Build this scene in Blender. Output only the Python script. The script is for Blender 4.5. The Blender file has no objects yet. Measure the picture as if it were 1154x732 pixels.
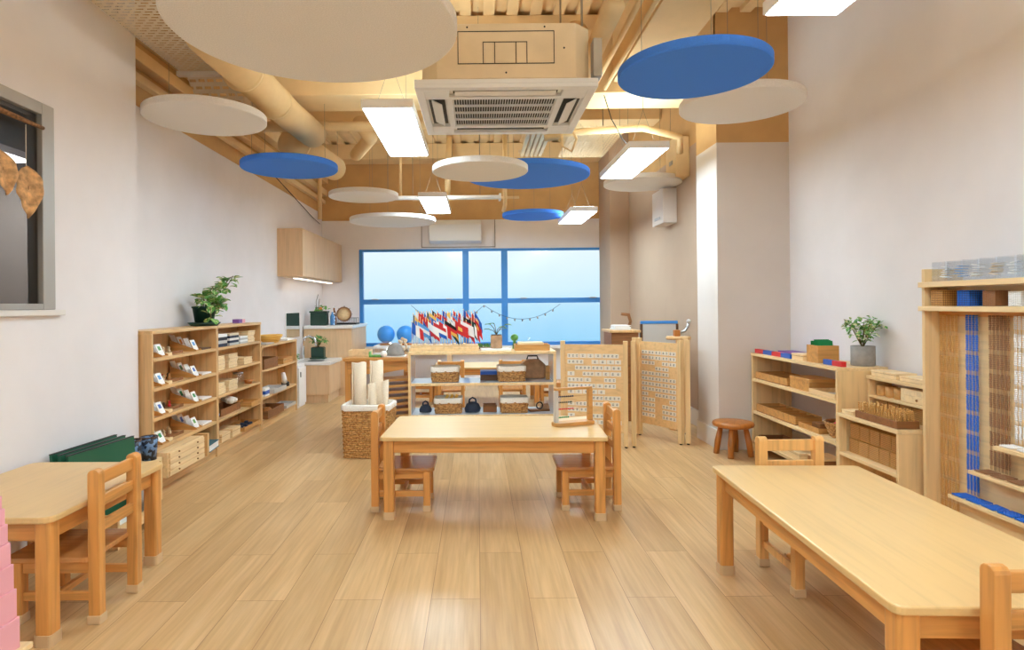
import bpy, math, random
from mathutils import Matrix, Vector
random.seed(7)
PI = math.pi
COL = bpy.context.scene.collection
ORD = ['first', 'second', 'third', 'fourth', 'fifth', 'sixth', 'seventh', 'eighth', 'ninth', 'tenth', 'eleventh', 'twelfth']

# ------------------------------------------------------------------ materials
def lin(c):
    return tuple(((x / 255) / 12.92 if x / 255 <= .04045 else ((x / 255 + .055) / 1.055) ** 2.4) for x in c) + (1,)

def base_mat(name, rgb, rough=.5, metal=0, spec=.5):
    m = bpy.data.materials.new(name); m.use_nodes = True
    b = m.node_tree.nodes['Principled BSDF']
    b.inputs['Base Color'].default_value = lin(rgb)
    b.inputs['Roughness'].default_value = rough
    b.inputs['Metallic'].default_value = metal
    b.inputs['Specular IOR Level'].default_value = spec
    return m

def N(m, t):
    return m.node_tree.nodes.new(t)

def L(m, a, b):
    m.node_tree.links.new(a, b)

def coords(m, scale):
    tc = N(m, 'ShaderNodeTexCoord'); mp = N(m, 'ShaderNodeMapping')
    mp.inputs['Scale'].default_value = scale
    L(m, tc.outputs['Object'], mp.inputs['Vector'])
    return mp.outputs['Vector']

def ramp(m, fac, stops):
    r = N(m, 'ShaderNodeValToRGB'); e = r.color_ramp.elements
    e[0].position, e[0].color = stops[0][0], lin(stops[0][1])
    e[1].position, e[1].color = stops[-1][0], lin(stops[-1][1])
    for p, c in stops[1:-1]:
        x = e.new(p); x.color = lin(c)
    L(m, fac, r.inputs['Fac'])
    return r.outputs['Color']

def wood(name, rgb, rough=.35, axis='x', var=.12, fine=1.0):
    m = base_mat(name, rgb, rough)
    s = {'x': (1.5, 26, 26), 'y': (26, 1.5, 26), 'z': (26, 26, 1.5)}[axis]
    v = coords(m, tuple(q * fine for q in s))
    n = N(m, 'ShaderNodeTexNoise'); n.inputs['Scale'].default_value = 1.6; n.inputs['Detail'].default_value = 6
    n.inputs['Distortion'].default_value = .5
    L(m, v, n.inputs['Vector'])
    dark = tuple(c * (1 - var) for c in rgb); light = tuple(min(255, c * (1 + var * .4)) for c in rgb)
    c = ramp(m, n.outputs['Fac'], [(.3, dark), (.5, rgb), (.72, light)])
    b = m.node_tree.nodes['Principled BSDF']
    L(m, c, b.inputs['Base Color'])
    return m

def noisy(name, rgb, rough=.8, scale=40, var=.08, bump=0.0):
    m = base_mat(name, rgb, rough)
    v = coords(m, (1, 1, 1))
    n = N(m, 'ShaderNodeTexNoise'); n.inputs['Scale'].default_value = scale; n.inputs['Detail'].default_value = 4
    L(m, v, n.inputs['Vector'])
    c = ramp(m, n.outputs['Fac'], [(.3, tuple(x * (1 - var) for x in rgb)), (.7, tuple(min(255, x * (1 + var)) for x in rgb))])
    b = m.node_tree.nodes['Principled BSDF']
    L(m, c, b.inputs['Base Color'])
    if bump:
        bp = N(m, 'ShaderNodeBump'); bp.inputs['Strength'].default_value = bump; bp.inputs['Distance'].default_value = .003
        L(m, n.outputs['Fac'], bp.inputs['Height']); L(m, bp.outputs['Normal'], b.inputs['Normal'])
    return m

def emit(name, rgb, s):
    m = bpy.data.materials.new(name); m.use_nodes = True
    nt = m.node_tree; nt.nodes.clear()
    e = nt.nodes.new('ShaderNodeEmission'); o = nt.nodes.new('ShaderNodeOutputMaterial')
    e.inputs['Color'].default_value = lin(rgb); e.inputs['Strength'].default_value = s
    nt.links.new(e.outputs[0], o.inputs['Surface'])
    return m

def clear(name, tint, gloss=.08, rough=.03):
    m = bpy.data.materials.new(name); m.use_nodes = True
    nt = m.node_tree; nt.nodes.clear()
    t = nt.nodes.new('ShaderNodeBsdfTransparent'); g = nt.nodes.new('ShaderNodeBsdfGlossy')
    x = nt.nodes.new('ShaderNodeMixShader'); o = nt.nodes.new('ShaderNodeOutputMaterial')
    t.inputs['Color'].default_value = lin(tint); g.inputs['Roughness'].default_value = rough
    x.inputs['Fac'].default_value = gloss
    nt.links.new(t.outputs[0], x.inputs[1]); nt.links.new(g.outputs[0], x.inputs[2]); nt.links.new(x.outputs[0], o.inputs['Surface'])
    return m

def floor_mat():
    m = base_mat('oak plank floor', (205, 165, 118), .33)
    b = m.node_tree.nodes['Principled BSDF']
    tc = N(m, 'ShaderNodeTexCoord'); mp = N(m, 'ShaderNodeMapping')
    mp.inputs['Rotation'].default_value = (0, 0, PI / 2)
    L(m, tc.outputs['Object'], mp.inputs['Vector'])
    br = N(m, 'ShaderNodeTexBrick')
    br.offset = .37; br.offset_frequency = 2
    br.inputs['Scale'].default_value = 1; br.inputs['Brick Width'].default_value = 1.25; br.inputs['Row Height'].default_value = .2
    br.inputs['Mortar Size'].default_value = .0012; br.inputs['Mortar Smooth'].default_value = .3
    br.inputs['Color1'].default_value = (0, 0, 0, 1); br.inputs['Color2'].default_value = (1, 1, 1, 1); br.inputs['Mortar'].default_value = (.5, .5, .5, 1)
    L(m, mp.outputs['Vector'], br.inputs['Vector'])
    # grain, shifted from plank to plank
    mp2 = N(m, 'ShaderNodeMapping'); mp2.inputs['Scale'].default_value = (9, .7, 1)
    L(m, tc.outputs['Object'], mp2.inputs['Vector'])
    add = N(m, 'ShaderNodeVectorMath'); add.operation = 'ADD'
    sc = N(m, 'ShaderNodeVectorMath'); sc.operation = 'SCALE'; sc.inputs['Scale'].default_value = 7
    L(m, br.outputs['Color'], sc.inputs[0]); L(m, mp2.outputs['Vector'], add.inputs[0]); L(m, sc.outputs['Vector'], add.inputs[1])
    n1 = N(m, 'ShaderNodeTexNoise'); n1.inputs['Scale'].default_value = 1.3; n1.inputs['Detail'].default_value = 5; n1.inputs['Distortion'].default_value = .8
    L(m, add.outputs['Vector'], n1.inputs['Vector'])
    mp3 = N(m, 'ShaderNodeMapping'); mp3.inputs['Scale'].default_value = (60, 2.5, 1)
    L(m, tc.outputs['Object'], mp3.inputs['Vector'])
    n2 = N(m, 'ShaderNodeTexNoise'); n2.inputs['Scale'].default_value = 1; n2.inputs['Detail'].default_value = 3
    L(m, mp3.outputs['Vector'], n2.inputs['Vector'])
    c1 = ramp(m, n1.outputs['Fac'], [(.28, FLOOR[0]), (.5, FLOOR[1]), (.74, FLOOR[2])])
    c2 = ramp(m, n2.outputs['Fac'], [(.3, (230, 226, 222)), (.65, (255, 255, 255))])
    mx = N(m, 'ShaderNodeMix'); mx.data_type = 'RGBA'; mx.blend_type = 'MULTIPLY'; mx.inputs['Factor'].default_value = .8
    L(m, c1, mx.inputs['A']); L(m, c2, mx.inputs['B'])
    c3 = ramp(m, br.outputs['Color'], [(0, (235, 232, 228)), (1, (255, 255, 255))])
    mx2 = N(m, 'ShaderNodeMix'); mx2.data_type = 'RGBA'; mx2.blend_type = 'MULTIPLY'; mx2.inputs['Factor'].default_value = 1
    L(m, mx.outputs['Result'], mx2.inputs['A']); L(m, c3, mx2.inputs['B'])
    mx3 = N(m, 'ShaderNodeMix'); mx3.data_type = 'RGBA'; mx3.blend_type = 'MULTIPLY'
    L(m, br.outputs['Fac'], mx3.inputs['Factor']); L(m, mx2.outputs['Result'], mx3.inputs['A']); mx3.inputs['B'].default_value = lin((175, 150, 125))
    L(m, mx3.outputs['Result'], b.inputs['Base Color'])
    return m

def weave_mat(name, a, bcol):
    m = base_mat(name, a, .75)
    v = coords(m, (1, 1, 1))
    n = N(m, 'ShaderNodeTexNoise'); n.inputs['Scale'].default_value = 70; n.inputs['Detail'].default_value = 3
    L(m, v, n.inputs['Vector'])
    L(m, ramp(m, n.outputs['Fac'], [(.35, bcol), (.6, a)]), m.node_tree.nodes['Principled BSDF'].inputs['Base Color'])
    return m

def perforated(name, rgb):
    m = base_mat(name, rgb, .6)
    v = coords(m, (1, 1, 1))
    br = N(m, 'ShaderNodeTexBrick'); br.inputs['Scale'].default_value = 1
    br.inputs['Brick Width'].default_value = .064; br.inputs['Row Height'].default_value = .034; br.inputs['Mortar Size'].default_value = .0085; br.inputs['Mortar Smooth'].default_value = 0
    L(m, v, br.inputs['Vector'])
    t = N(m, 'ShaderNodeBsdfTransparent'); x = N(m, 'ShaderNodeMixShader')
    out = m.node_tree.nodes['Material Output']
    L(m, br.outputs['Fac'], x.inputs['Fac']); L(m, t.outputs[0], x.inputs[1]); L(m, m.node_tree.nodes['Principled BSDF'].outputs[0], x.inputs[2])
    L(m, x.outputs[0], out.inputs['Surface'])
    return m

def speckle(name, a, c, scale, t=.5, rough=.4):
    m = base_mat(name, a, rough)
    v = coords(m, (1, 1, 1))
    n = N(m, 'ShaderNodeTexVoronoi'); n.inputs['Scale'].default_value = scale
    L(m, v, n.inputs['Vector'])
    L(m, ramp(m, n.outputs['Color'], [(t - .12, a), (t + .12, c)]), m.node_tree.nodes['Principled BSDF'].inputs['Base Color'])
    return m

FLOOR = [(199, 160, 110), (213, 176, 125), (222, 188, 140)]
M = dict(
    floor=floor_mat(),
    white=noisy('white wall paint', (231, 228, 231), .85, 3, .012),
    beige=noisy('beige ceiling paint', (224, 194, 146), .8, 4, .03),
    beige_shade=noisy('upper wall beige in warm shade', (204, 163, 108), .8, 4, .03),  # beige paint, browned to hold the warm shade high in the room
    sand=noisy('sand wall paint', (182, 158, 136), .85, 3, .012),
    trim=base_mat('white baseboard paint', (226, 222, 218), .5),
    col=noisy('grey beige pillar paint', (216, 208, 202), .85, 3, .012),
    top=wood('maple laminate top', (222, 186, 128), .32, 'x', .035),
    topy=wood('maple laminate top lengthwise', (222, 186, 128), .32, 'y', .035),
    leg=wood('honey beech leg', (214, 152, 82), .35, 'z', .14),
    legx=wood('honey beech rail', (214, 152, 82), .35, 'x', .14),
    legy=wood('honey beech side rail', (214, 152, 82), .35, 'y', .14),
    seat=wood('polished beech seat', (196, 136, 78), .2, 'y', .12),
    chairp=wood('pale beech chair', (226, 174, 106), .35, 'z', .12),
    edge=wood('tabletop edge', (200, 146, 84), .35, 'x', .12),
    cap=base_mat('clear rubber foot cap', (206, 176, 136), .3),
    oak=wood('oak veneer shelf', (216, 174, 120), .42, 'z', .1),
    oakx=wood('oak veneer board', (220, 180, 126), .42, 'y', .1),
    birch=wood('birch plywood', (232, 200, 148), .42, 'z', .08),
    birchx=wood('birch plywood board', (236, 206, 156), .42, 'y', .08),
    pale=wood('pale box wood', (240, 214, 168), .5, 'x', .07),
    paley=wood('pale box wood lengthwise', (236, 206, 158), .5, 'y', .07),
    honey=wood('honey box wood', (206, 152, 86), .45, 'x', .12),
    amber=wood('amber stained wood', (182, 112, 48), .35, 'z', .16),
    brown=wood('brown box wood', (142, 92, 50), .5, 'x', .16),
    dark=wood('dark wood', (92, 62, 40), .5, 'x', .16),
    kit=wood('kitchen oak laminate', (224, 190, 150), .5, 'z', .05),
    feltw=noisy('white felt', (228, 226, 224), .95, 180, .04),
    feltb=noisy('blue felt', (66, 134, 252), .95, 180, .04),
    lampw=base_mat('white lamp housing', (238, 238, 240), .4),
    diff=emit('lamp diffuser', (220, 243, 255), 14), diff_n=emit('dimmer lamp diffuser', (220, 243, 255), 9.5), diff_f=emit('brighter lamp diffuser', (220, 243, 255), 20),
    upglow=emit('added upward glow', (228, 244, 244), 9),  # strength of the upward glow added for ceiling brightness and soft fill
    steel=base_mat('grey steel', (170, 172, 176), .3, .8),
    wire=base_mat('steel wire', (150, 140, 125), .4, .5),
    black=base_mat('black plastic', (24, 25, 28), .45),
    white_p=base_mat('white plastic', (240, 240, 240), .4),
    ac=base_mat('white conditioner plastic', (226, 228, 230), .4),
    acd=base_mat('dark vent interior', (52, 52, 48), .6),
    cas=noisy('beige painted casing', (222, 204, 172), .6, 6, .03),
    blue=base_mat('blue window frame', (58, 134, 208), .4),
    glass=clear('window glass', (246, 252, 255), .025, .12),
    smoke=clear('tinted inner glass', (206, 204, 202), .02, .3),
    acry=clear('clear acrylic', (251, 253, 255), .1, .05),
    gframe=base_mat('grey window frame', (172, 168, 162), .4, .3),
    room=noisy('next room wall', (160, 152, 144), .8, 4, .03),
    wicker=weave_mat('willow weave', (216, 168, 104), (158, 108, 56)),
    hyac=weave_mat('water hyacinth weave', (206, 158, 98), (136, 92, 48)),
    cloth=noisy('cream liner cloth', (228, 220, 208), .9, 160, .05),
    canvas=noisy('natural canvas', (226, 208, 182), .9, 220, .06, .2),
    lam_reflect=base_mat('laminate tinted as window reflection', (196, 204, 214), .12),  # gloss laminate; its blue-grey tone stands for the mirrored window
    green=base_mat('green board', (24, 92, 66), .5),
    dgreen=base_mat('dark green pot', (28, 62, 52), .35),
    soil=noisy('soil', (52, 38, 28), .95, 90, .3),
    leaf=speckle('variegated leaf', (96, 158, 74), (222, 218, 166), 60, .7, .45),
    leaf2=noisy('green leaf', (92, 152, 70), .45, 30, .2),
    stem=base_mat('plant stem', (104, 92, 50), .6),
    dry=noisy('dried brown leaf', (196, 152, 104), .8, 34, .22, .3),
    twig=noisy('bark twig', (134, 96, 62), .9, 60, .25, .3),
    grey=noisy('grey concrete pot', (150, 146, 142), .8, 30, .05),
    tan=noisy('brown clay pot', (176, 140, 106), .7, 20, .12),
    pink=base_mat('pink painted cube', (236, 170, 182), .5),
    red=base_mat('red paint', (206, 44, 48), .45),
    bluep=base_mat('blue paint', (30, 90, 184), .4),
    navy=base_mat('navy fabric', (40, 52, 74), .7),
    teal=base_mat('teal book cover', (52, 110, 128), .5),
    gold=base_mat('gold bead', (208, 158, 86), .3, .12),
    beadb=base_mat('blue bead', (8, 104, 216), .25),
    beadd=base_mat('dark bead', (36, 44, 60), .25),
    beadn=base_mat('brown bead', (146, 100, 62), .28),
    beadw=base_mat('white bead', (238, 238, 240), .25),
    beadp=base_mat('lilac bead', (150, 120, 190), .25),
    paper=base_mat('white paper', (242, 242, 240), .7),
    ink=base_mat('black ink', (50, 50, 54), .7),
    card=base_mat('word card', (240, 234, 222), .6),
    counter=base_mat('white counter top', (238, 238, 238), .25),
    chrome=base_mat('chrome', (214, 216, 220), .12, 1),
    mirror=base_mat('mirror glass', (225, 232, 236), .03, 1),
    globe=base_mat('glossy blue ball', (64, 152, 238), .15),
    pot2=speckle('blue black patterned bucket', (26, 30, 44), (104, 136, 178), 55, .6, .4),
    purple=base_mat('purple paint', (128, 84, 160), .5),
    pinkr=base_mat('hot pink felt', (226, 40, 90), .6),
    amberp=base_mat('orange paint', (216, 140, 52), .5),
    greenc=base_mat('bright green card', (20, 140, 78), .5),
    sky=base_mat('sky blue cloth', (92, 160, 222), .7),
    yellow=base_mat('yellow cloth', (236, 190, 92), .7),
    deck=noisy('beige painted steel deck', (224, 194, 146), .7, 5, .03),
    perf=perforated('perforated tray steel', (224, 214, 198)), perf2=perforated('slotted soffit steel', (226, 198, 150)),
    board=wood('word board ply', (234, 198, 144), .45, 'x', .07),
    greyb=base_mat('grey white board', (196, 194, 190), .3),
)

# ------------------------------------------------------------------ mesh builder
class MB:
    def __init__(s):
        s.v, s.f, s.m, s.sm = [], [], [], []
        s.cur = 0; s.smooth = False
    def add(s, vs, fs):
        b = len(s.v); s.v += [tuple(p) for p in vs]
        for f in fs:
            s.f.append(tuple(b + i for i in f)); s.m.append(s.cur); s.sm.append(s.smooth)
        return s
    def box(s, x0, x1, y0, y1, z0, z1, mat=None):
        vs = [Vector(p) for p in ((x0, y0, z0), (x1, y0, z0), (x1, y1, z0), (x0, y1, z0), (x0, y0, z1), (x1, y0, z1), (x1, y1, z1), (x0, y1, z1))]
        if mat is not None: vs = [mat @ p for p in vs]
        return s.add(vs, [(3, 2, 1, 0), (4, 5, 6, 7), (0, 1, 5, 4), (1, 2, 6, 5), (2, 3, 7, 6), (3, 0, 4, 7)])
    def cbox(s, c, d, mat=None):
        return s.box(c[0] - d[0] / 2, c[0] + d[0] / 2, c[1] - d[1] / 2, c[1] + d[1] / 2, c[2] - d[2] / 2, c[2] + d[2] / 2, mat)
    def bar(s, p, q, w, h, up=(0, 0, 1)):
        p, q = Vector(p), Vector(q); d = q - p; l = d.length; d.normalize()
        u = Vector(up); r = d.cross(u)
        if r.length < 1e-5: r = d.cross(Vector((0, 1, 0)))
        r.normalize(); u = r.cross(d)
        m = Matrix((r, d, u)).transposed().to_4x4(); m.translation = p
        return s.box(-w / 2, w / 2, 0, l, -h / 2, h / 2, m)
    def prism(s, pts, z0, z1, mat=None):
        n = len(pts)
        vs = [Vector((x, y, z0)) for x, y in pts] + [Vector((x, y, z1)) for x, y in pts]
        if mat is not None: vs = [mat @ p for p in vs]
        return s.add(vs, [tuple(range(n - 1, -1, -1)), tuple(range(n, 2 * n))] + [(i, (i + 1) % n, n + (i + 1) % n, n + i) for i in range(n)])
    def ring(s, cs, n, closed=False, caps=True):
        """cs: list of lists of n points; skin consecutive rings"""
        b = len(s.v)
        vs = [p for c in cs for p in c]; k = len(cs); fs = []
        for i in range(k if closed else k - 1):
            j = (i + 1) % k
            for a in range(n):
                c = (a + 1) % n
                fs.append((i * n + a, i * n + c, j * n + c, j * n + a))
        if caps and not closed:
            fs.append(tuple(range(n - 1, -1, -1))); fs.append(tuple((k - 1) * n + a for a in range(n)))
        return s.add(vs, fs)
    def lathe(s, prof, n=24, c=(0, 0, 0), mat=None):
        cs = []
        for r, z in prof:
            cs.append([Vector((c[0] + r * math.cos(2 * PI * a / n), c[1] + r * math.sin(2 * PI * a / n), c[2] + z)) for a in range(n)])
        if mat is not None: cs = [[mat @ p for p in q] for q in cs]
        return s.ring(cs, n)
    def cyl(s, p, q, r, r2=None, n=12):
        return s.tube([p, q], [r, r if r2 is None else r2], n)
    def tube(s, pts, r, n=8, closed=False):
        pts = [Vector(p) for p in pts]; k = len(pts)
        if not isinstance(r, (list, tuple)): r = [r] * k
        cs = []; prev = None
        for i, p in enumerate(pts):
            a = pts[i - 1] if (i > 0 or closed) else p; b = pts[(i + 1) % k] if (i < k - 1 or closed) else p
            d = (b - a).normalized()
            if prev is None:
                u = d.cross(Vector((0, 0, 1)))
                if u.length < .05: u = d.cross(Vector((0, 1, 0)))
            else:
                u = prev - d * prev.dot(d)
            u.normalize(); prev = u; w = d.cross(u)
            cs.append([p + (u * math.cos(2 * PI * t / n) + w * math.sin(2 * PI * t / n)) * r[i] for t in range(n)])
        return s.ring(cs, n, closed)
    def ball(s, c, r, n=12, m=8, sz=1, z0=-PI / 2, z1=PI / 2):
        prof = []
        for i in range(m + 1):
            a = z0 + (z1 - z0) * i / m
            prof.append((max(1e-4, r * math.cos(a)), r * sz * math.sin(a)))
        return s.lathe(prof, n, c)
    def quad(s, a, b, c, d):
        return s.add([a, b, c, d], [(0, 1, 2, 3)])
    def leaf(s, base, d, up, l, w, curl=.25):
        base, d, up = Vector(base), Vector(d).normalized(), Vector(up)
        r = d.cross(up)
        if r.length < 1e-4: r = Vector((1, 0, 0))
        r.normalize(); up = r.cross(d)
        vs = []
        for t, k in ((0, .08), (.3, .85), (.6, 1), (.85, .55), (1, .03)):
            cz = base + d * (l * t) - up * (curl * l * t * t)
            vs += [cz - r * (w / 2 * k) + up * (w * .12 * k), cz, cz + r * (w / 2 * k) + up * (w * .12 * k)]
        fs = []
        for i in range(4):
            o = i * 3
            fs += [(o, o + 1, o + 4, o + 3), (o + 1, o + 2, o + 5, o + 4)]
        return s.add(vs, fs)
    def mesh(s, name, mats):
        me = bpy.data.meshes.new(name)
        me.from_pydata(s.v, [], s.f)
        for m in (mats if isinstance(mats, (list, tuple)) else [mats]):
            me.materials.append(M[m] if isinstance(m, str) else m)
        me.polygons.foreach_set('material_index', s.m); me.polygons.foreach_set('use_smooth', s.sm)
        me.update()
        return me

def link(me, name, parent=None, loc=(0, 0, 0), rz=0, bevel=0):
    o = bpy.data.objects.new(name, me); COL.objects.link(o)
    o.location = loc; o.rotation_euler = (0, 0, rz)
    if parent is not None: o.parent = parent
    if bevel:
        b = o.modifiers.new('bevel', 'BEVEL'); b.width = bevel; b.segments = 2; b.limit_method = 'ANGLE'; b.angle_limit = .6
    return o

def tag(o, label, cat, group=None):
    o['label'] = label; o['category'] = cat
    if group: o['group'] = group
    return o

def thing(name, label, cat, loc=(0, 0, 0), rz=0, group=None):
    o = bpy.data.objects.new(name, None); COL.objects.link(o)
    o.empty_display_size = .1
    o.location = loc; o.rotation_euler = (0, 0, rz)
    return tag(o, label, cat, group)

def part(mb, name, mat, parent, bevel=0, label=None):
    o = link(mb.mesh(name, mat), name, parent, bevel=bevel)
    if label: o['label'] = label
    return o

def solo(mb, name, mat, label, cat, loc=(0, 0, 0), rz=0, group=None, bevel=0):
    return tag(link(mb.mesh(name, mat), name, None, loc, rz, bevel), label, cat, group)

def struct(mb, name, mat, parent=None, bevel=0):
    o = link(mb.mesh(name, mat), name, parent, bevel=bevel)
    if parent is None: o['kind'] = 'structure'
    return o

def copy_tree(o, parent=None):
    c = o.copy(); COL.objects.link(c); c.parent = parent
    for ch in list(o.children): copy_tree(ch, c)
    return c

def dup(o, loc, rz=0, label=None, group=None):
    c = copy_tree(o); c.location = loc; c.rotation_euler = (0, 0, rz)
    if label: c['label'] = label
    if group: c['group'] = group
    return c

def B(*a): return MB().box(*a)
def sm(mb=None):
    mb = mb or MB(); mb.smooth = True; return mb

def rrect(w, d, r, n=4, chamfer=False):
    pts = []
    for cx, cy, a0 in ((w / 2 - r, d / 2 - r, 0), (-w / 2 + r, d / 2 - r, PI / 2), (-w / 2 + r, -d / 2 + r, PI), (w / 2 - r, -d / 2 + r, 1.5 * PI)):
        for i in range(n + 1):
            a = a0 + PI / 2 * i / n
            pts.append((cx + r * math.cos(a), cy + r * math.sin(a)))
    return pts

# ------------------------------------------------------------------ room shell
YB = 9.3; ZC = 3.6; XL = -2.18; XF = -2.35; XR = 2.55; XW = 2.13
struct(B(-4.2, 3.0, -2.8, 9.6, -.1, 0), 'floor', 'floor')
# near wall with the inner window
w = MB()
w.box(-2.25, XL, -2.6, 1.55, 0, ZC); w.box(-2.25, XL, 3.15, 3.85, 0, ZC); w.box(-2.6, XL, 3.85, 3.93, 0, ZC)
w.box(-2.25, XL, 1.55, 3.15, 0, 1.195); w.box(-2.25, XL, 1.55, 3.15, 2.23, ZC)
struct(w, 'wall_left', 'white')
struct(B(-2.6, XF, 3.93, YB, 0, 2.6), 'wall_left_far', 'white')
struct(B(-2.6, XF, 3.93, YB, 2.6, ZC), 'wall_left_upper', 'beige_shade')
WX0, WX1, WZ0, WZ1 = -1.79, 1.976, .58, 2.05
w = MB()
w.box(XF, WX0, YB, YB + .2, 0, 2.49); w.box(WX1, XW, YB, YB + .2, 0, 2.49)
w.box(WX0, WX1, YB, YB + .2, 0, WZ0); w.box(WX0, WX1, YB, YB + .2, WZ1, 2.49)
struct(w, 'wall_back', 'white')
struct(B(XF, XW, YB, YB + .2, 2.49, ZC), 'wall_back_upper', 'beige_shade')
struct(B(1.86, XW, 8.55, YB, 0, ZC), 'column_back', 'sand')
struct(B(XW, XW + .2, 5.45, YB, 0, 2.75), 'wall_right_far', 'sand')
struct(B(XW, XW + .2, 5.45, YB, 2.75, ZC), 'wall_right_upper', 'beige_shade')
struct(B(1.96, XR + .2, 4.99, 5.45, 0, 2.5), 'column_right', 'col')
struct(B(1.96, XR + .2, 4.99, 5.45, 2.5, ZC), 'column_right_upper', 'beige_shade')
struct(B(XR, XR + .2, -2.6, 4.99, 0, ZC), 'wall_right', 'white')
struct(B(-2.38, XR + .2, -2.8, -2.6, 0, ZC), 'wall_front', 'white')
bb = MB()
bb.box(XW - .018, XW, 5.47, 8.55, 0, .16); bb.box(1.942, 1.96, 4.972, 5.45, 0, .16); bb.box(1.96, XR, 4.972, 4.99, 0, .16)
bb.box(XR - .018, XR, -2.6, 4.972, 0, .16)
struct(bb, 'baseboard_right', 'trim', bevel=.004)
bb = B(XL, XL + .018, -2.6, 3.93, 0, .16).box(XF, XF + .018, 3.93, YB, 0, .16)
struct(bb, 'baseboard_left', 'trim', bevel=.004)
# ceiling: ribbed steel deck on beams
c = MB(); c.box(-2.6, 2.75, -2.8, 9.5, ZC, ZC + .1)
x = -2.4
while x < 2.6:
    c.prism([(-2.7, -.0), (9.4, -.0), (9.4, .04), (-2.7, .04)], 0, .09, Matrix(((0, 0, 1, x), (1, 0, 0, 0), (0, 1, 0, ZC - .04), (0, 0, 0, 1))))
    x += .19
struct(c, 'ceiling', 'deck')
struct(B(-2.34, 1.95, 5.0, 5.42, 2.92, ZC - .04), 'beam_middle', 'beige', bevel=.006)
struct(B(-2.17, XR, 2.75, 3.35, 2.98, ZC - .04), 'beam_near', 'beige', bevel=.006)
struct(B(-2.34, 1.85, 8.95, YB - .005, 3.34, ZC - .04), 'beam_back', 'beige', bevel=.006)
struct(B(-2.34, 2.12, 7.0, 7.3, 3.3, ZC - .04), 'beam_far', 'beige', bevel=.006)
struct(B(1.12, 1.5, 3.36, 4.99, 3.0, ZC - .04), 'beam_side', 'beige', bevel=.006)
struct(B(-.1, .32, 5.43, 6.98, 3.2, ZC - .04), 'beam_spine', 'beige', bevel=.006)

struct(B(XF + .001, XF + .09, 3.94, YB, 2.86, 2.95).box(XF + .001, XF + .06, 3.94, YB, 2.74, 2.8).box(XF + .001, XF + .1, 3.94, YB, 3.05, 3.2), 'trim_upper_wall', 'beige', bevel=.006)
# back window
win = bpy.data.objects.new('window_1', None); COL.objects.link(win); win['kind'] = 'structure'
yf0, yf1 = YB - .01, YB + .08
f = MB()
f.box(WX0, WX0 + .055, yf0, yf1, WZ0, WZ1); f.box(WX1 - .055, WX1, yf0, yf1, WZ0, WZ1)
f.box(WX0 + .055, WX1 - .055, yf0, yf1, WZ1 - .035, WZ1); f.box(WX0 + .055, WX1 - .055, yf0, yf1, WZ0, WZ0 + .05)
for xx in (-.174, .415): f.box(xx - .046, xx + .046, yf0 - .01, yf1, WZ0 + .05, WZ1 - .035)
for a, b in ((WX0 + .055, -.22), (-.128, .369), (.461, WX1 - .055)): f.box(a, b, yf0, yf1, 1.217, 1.292)
struct(f, 'window_frame', 'blue', win, .004)
for a, b in ((WX0 + .055, -.22), (-.128, .369), (.461, WX1 - .055)):
    for z0, z1 in ((WZ0 + .05, 1.217), (1.292, WZ1 - .035)):
        struct(B(a, b, YB + .03, YB + .036, z0, z1), 'window_pane', 'glass', win)
hd = MB()
for xx in (-1.55, -.42, .7, 1.75): hd.box(xx - .05, xx + .05, yf0 - .02, yf0, 1.285, 1.3)
struct(hd, 'window_handle', 'steel', win)
struct(B(WX0 - .04, 1.86, YB - .16, YB - .012, .535, .575), 'trim_window_sill', 'trim', bevel=.004)

# inner window in the near wall, with the neighbouring room behind it
win = bpy.data.objects.new('window_2', None); COL.objects.link(win); win['kind'] = 'structure'
f = MB()
f.box(-2.25, XL + .012, 3.062, 3.15, 1.195, 2.23); f.box(-2.25, XL + .012, 1.55, 1.63, 1.195, 2.23)
f.box(-2.25, XL + .012, 1.63, 3.062, 2.17, 2.23); f.box(-2.25, XL + .012, 1.63, 3.062, 1.195, 1.225)
struct(f, 'window_frame', 'gframe', win, .004)
struct(B(-2.2, -2.194, 1.63, 3.062, 1.225, 2.17), 'window_pane', 'smoke', win)
struct(B(XL, XL + .03, 1.5, 3.2, 1.165, 1.194), 'window_sill', 'trim', win, .003)
r = MB()
r.box(-4.1, -4.0, -.5, 5.2, 0, 3.2); r.box(-4.0, -2.61, 5.1, 5.2, 0, 3.2); r.box(-4.0, -2.26, -.6, -.5, 0, 3.2); r.box(-4.0, -2.61, -.5, 5.1, 3.1, 3.2); r.box(-2.61, -2.26, -.5, 3.84, 3.1, 3.2)
struct(r, 'wall_neighbour', 'room')
t = thing('ceiling_light', 'white strip lamp in the room behind the grey framed inner window', 'ceiling light', (-3.71, 4.2, 2.35))
part(B(-.26, .26, -.62, .62, .0, .05), 'housing', 'lampw', t)
part(B(-.245, .245, -.6, .6, -.006, 0), 'diffuser', emit('neighbour lamp', (240, 244, 250), 10.0), t)

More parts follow.
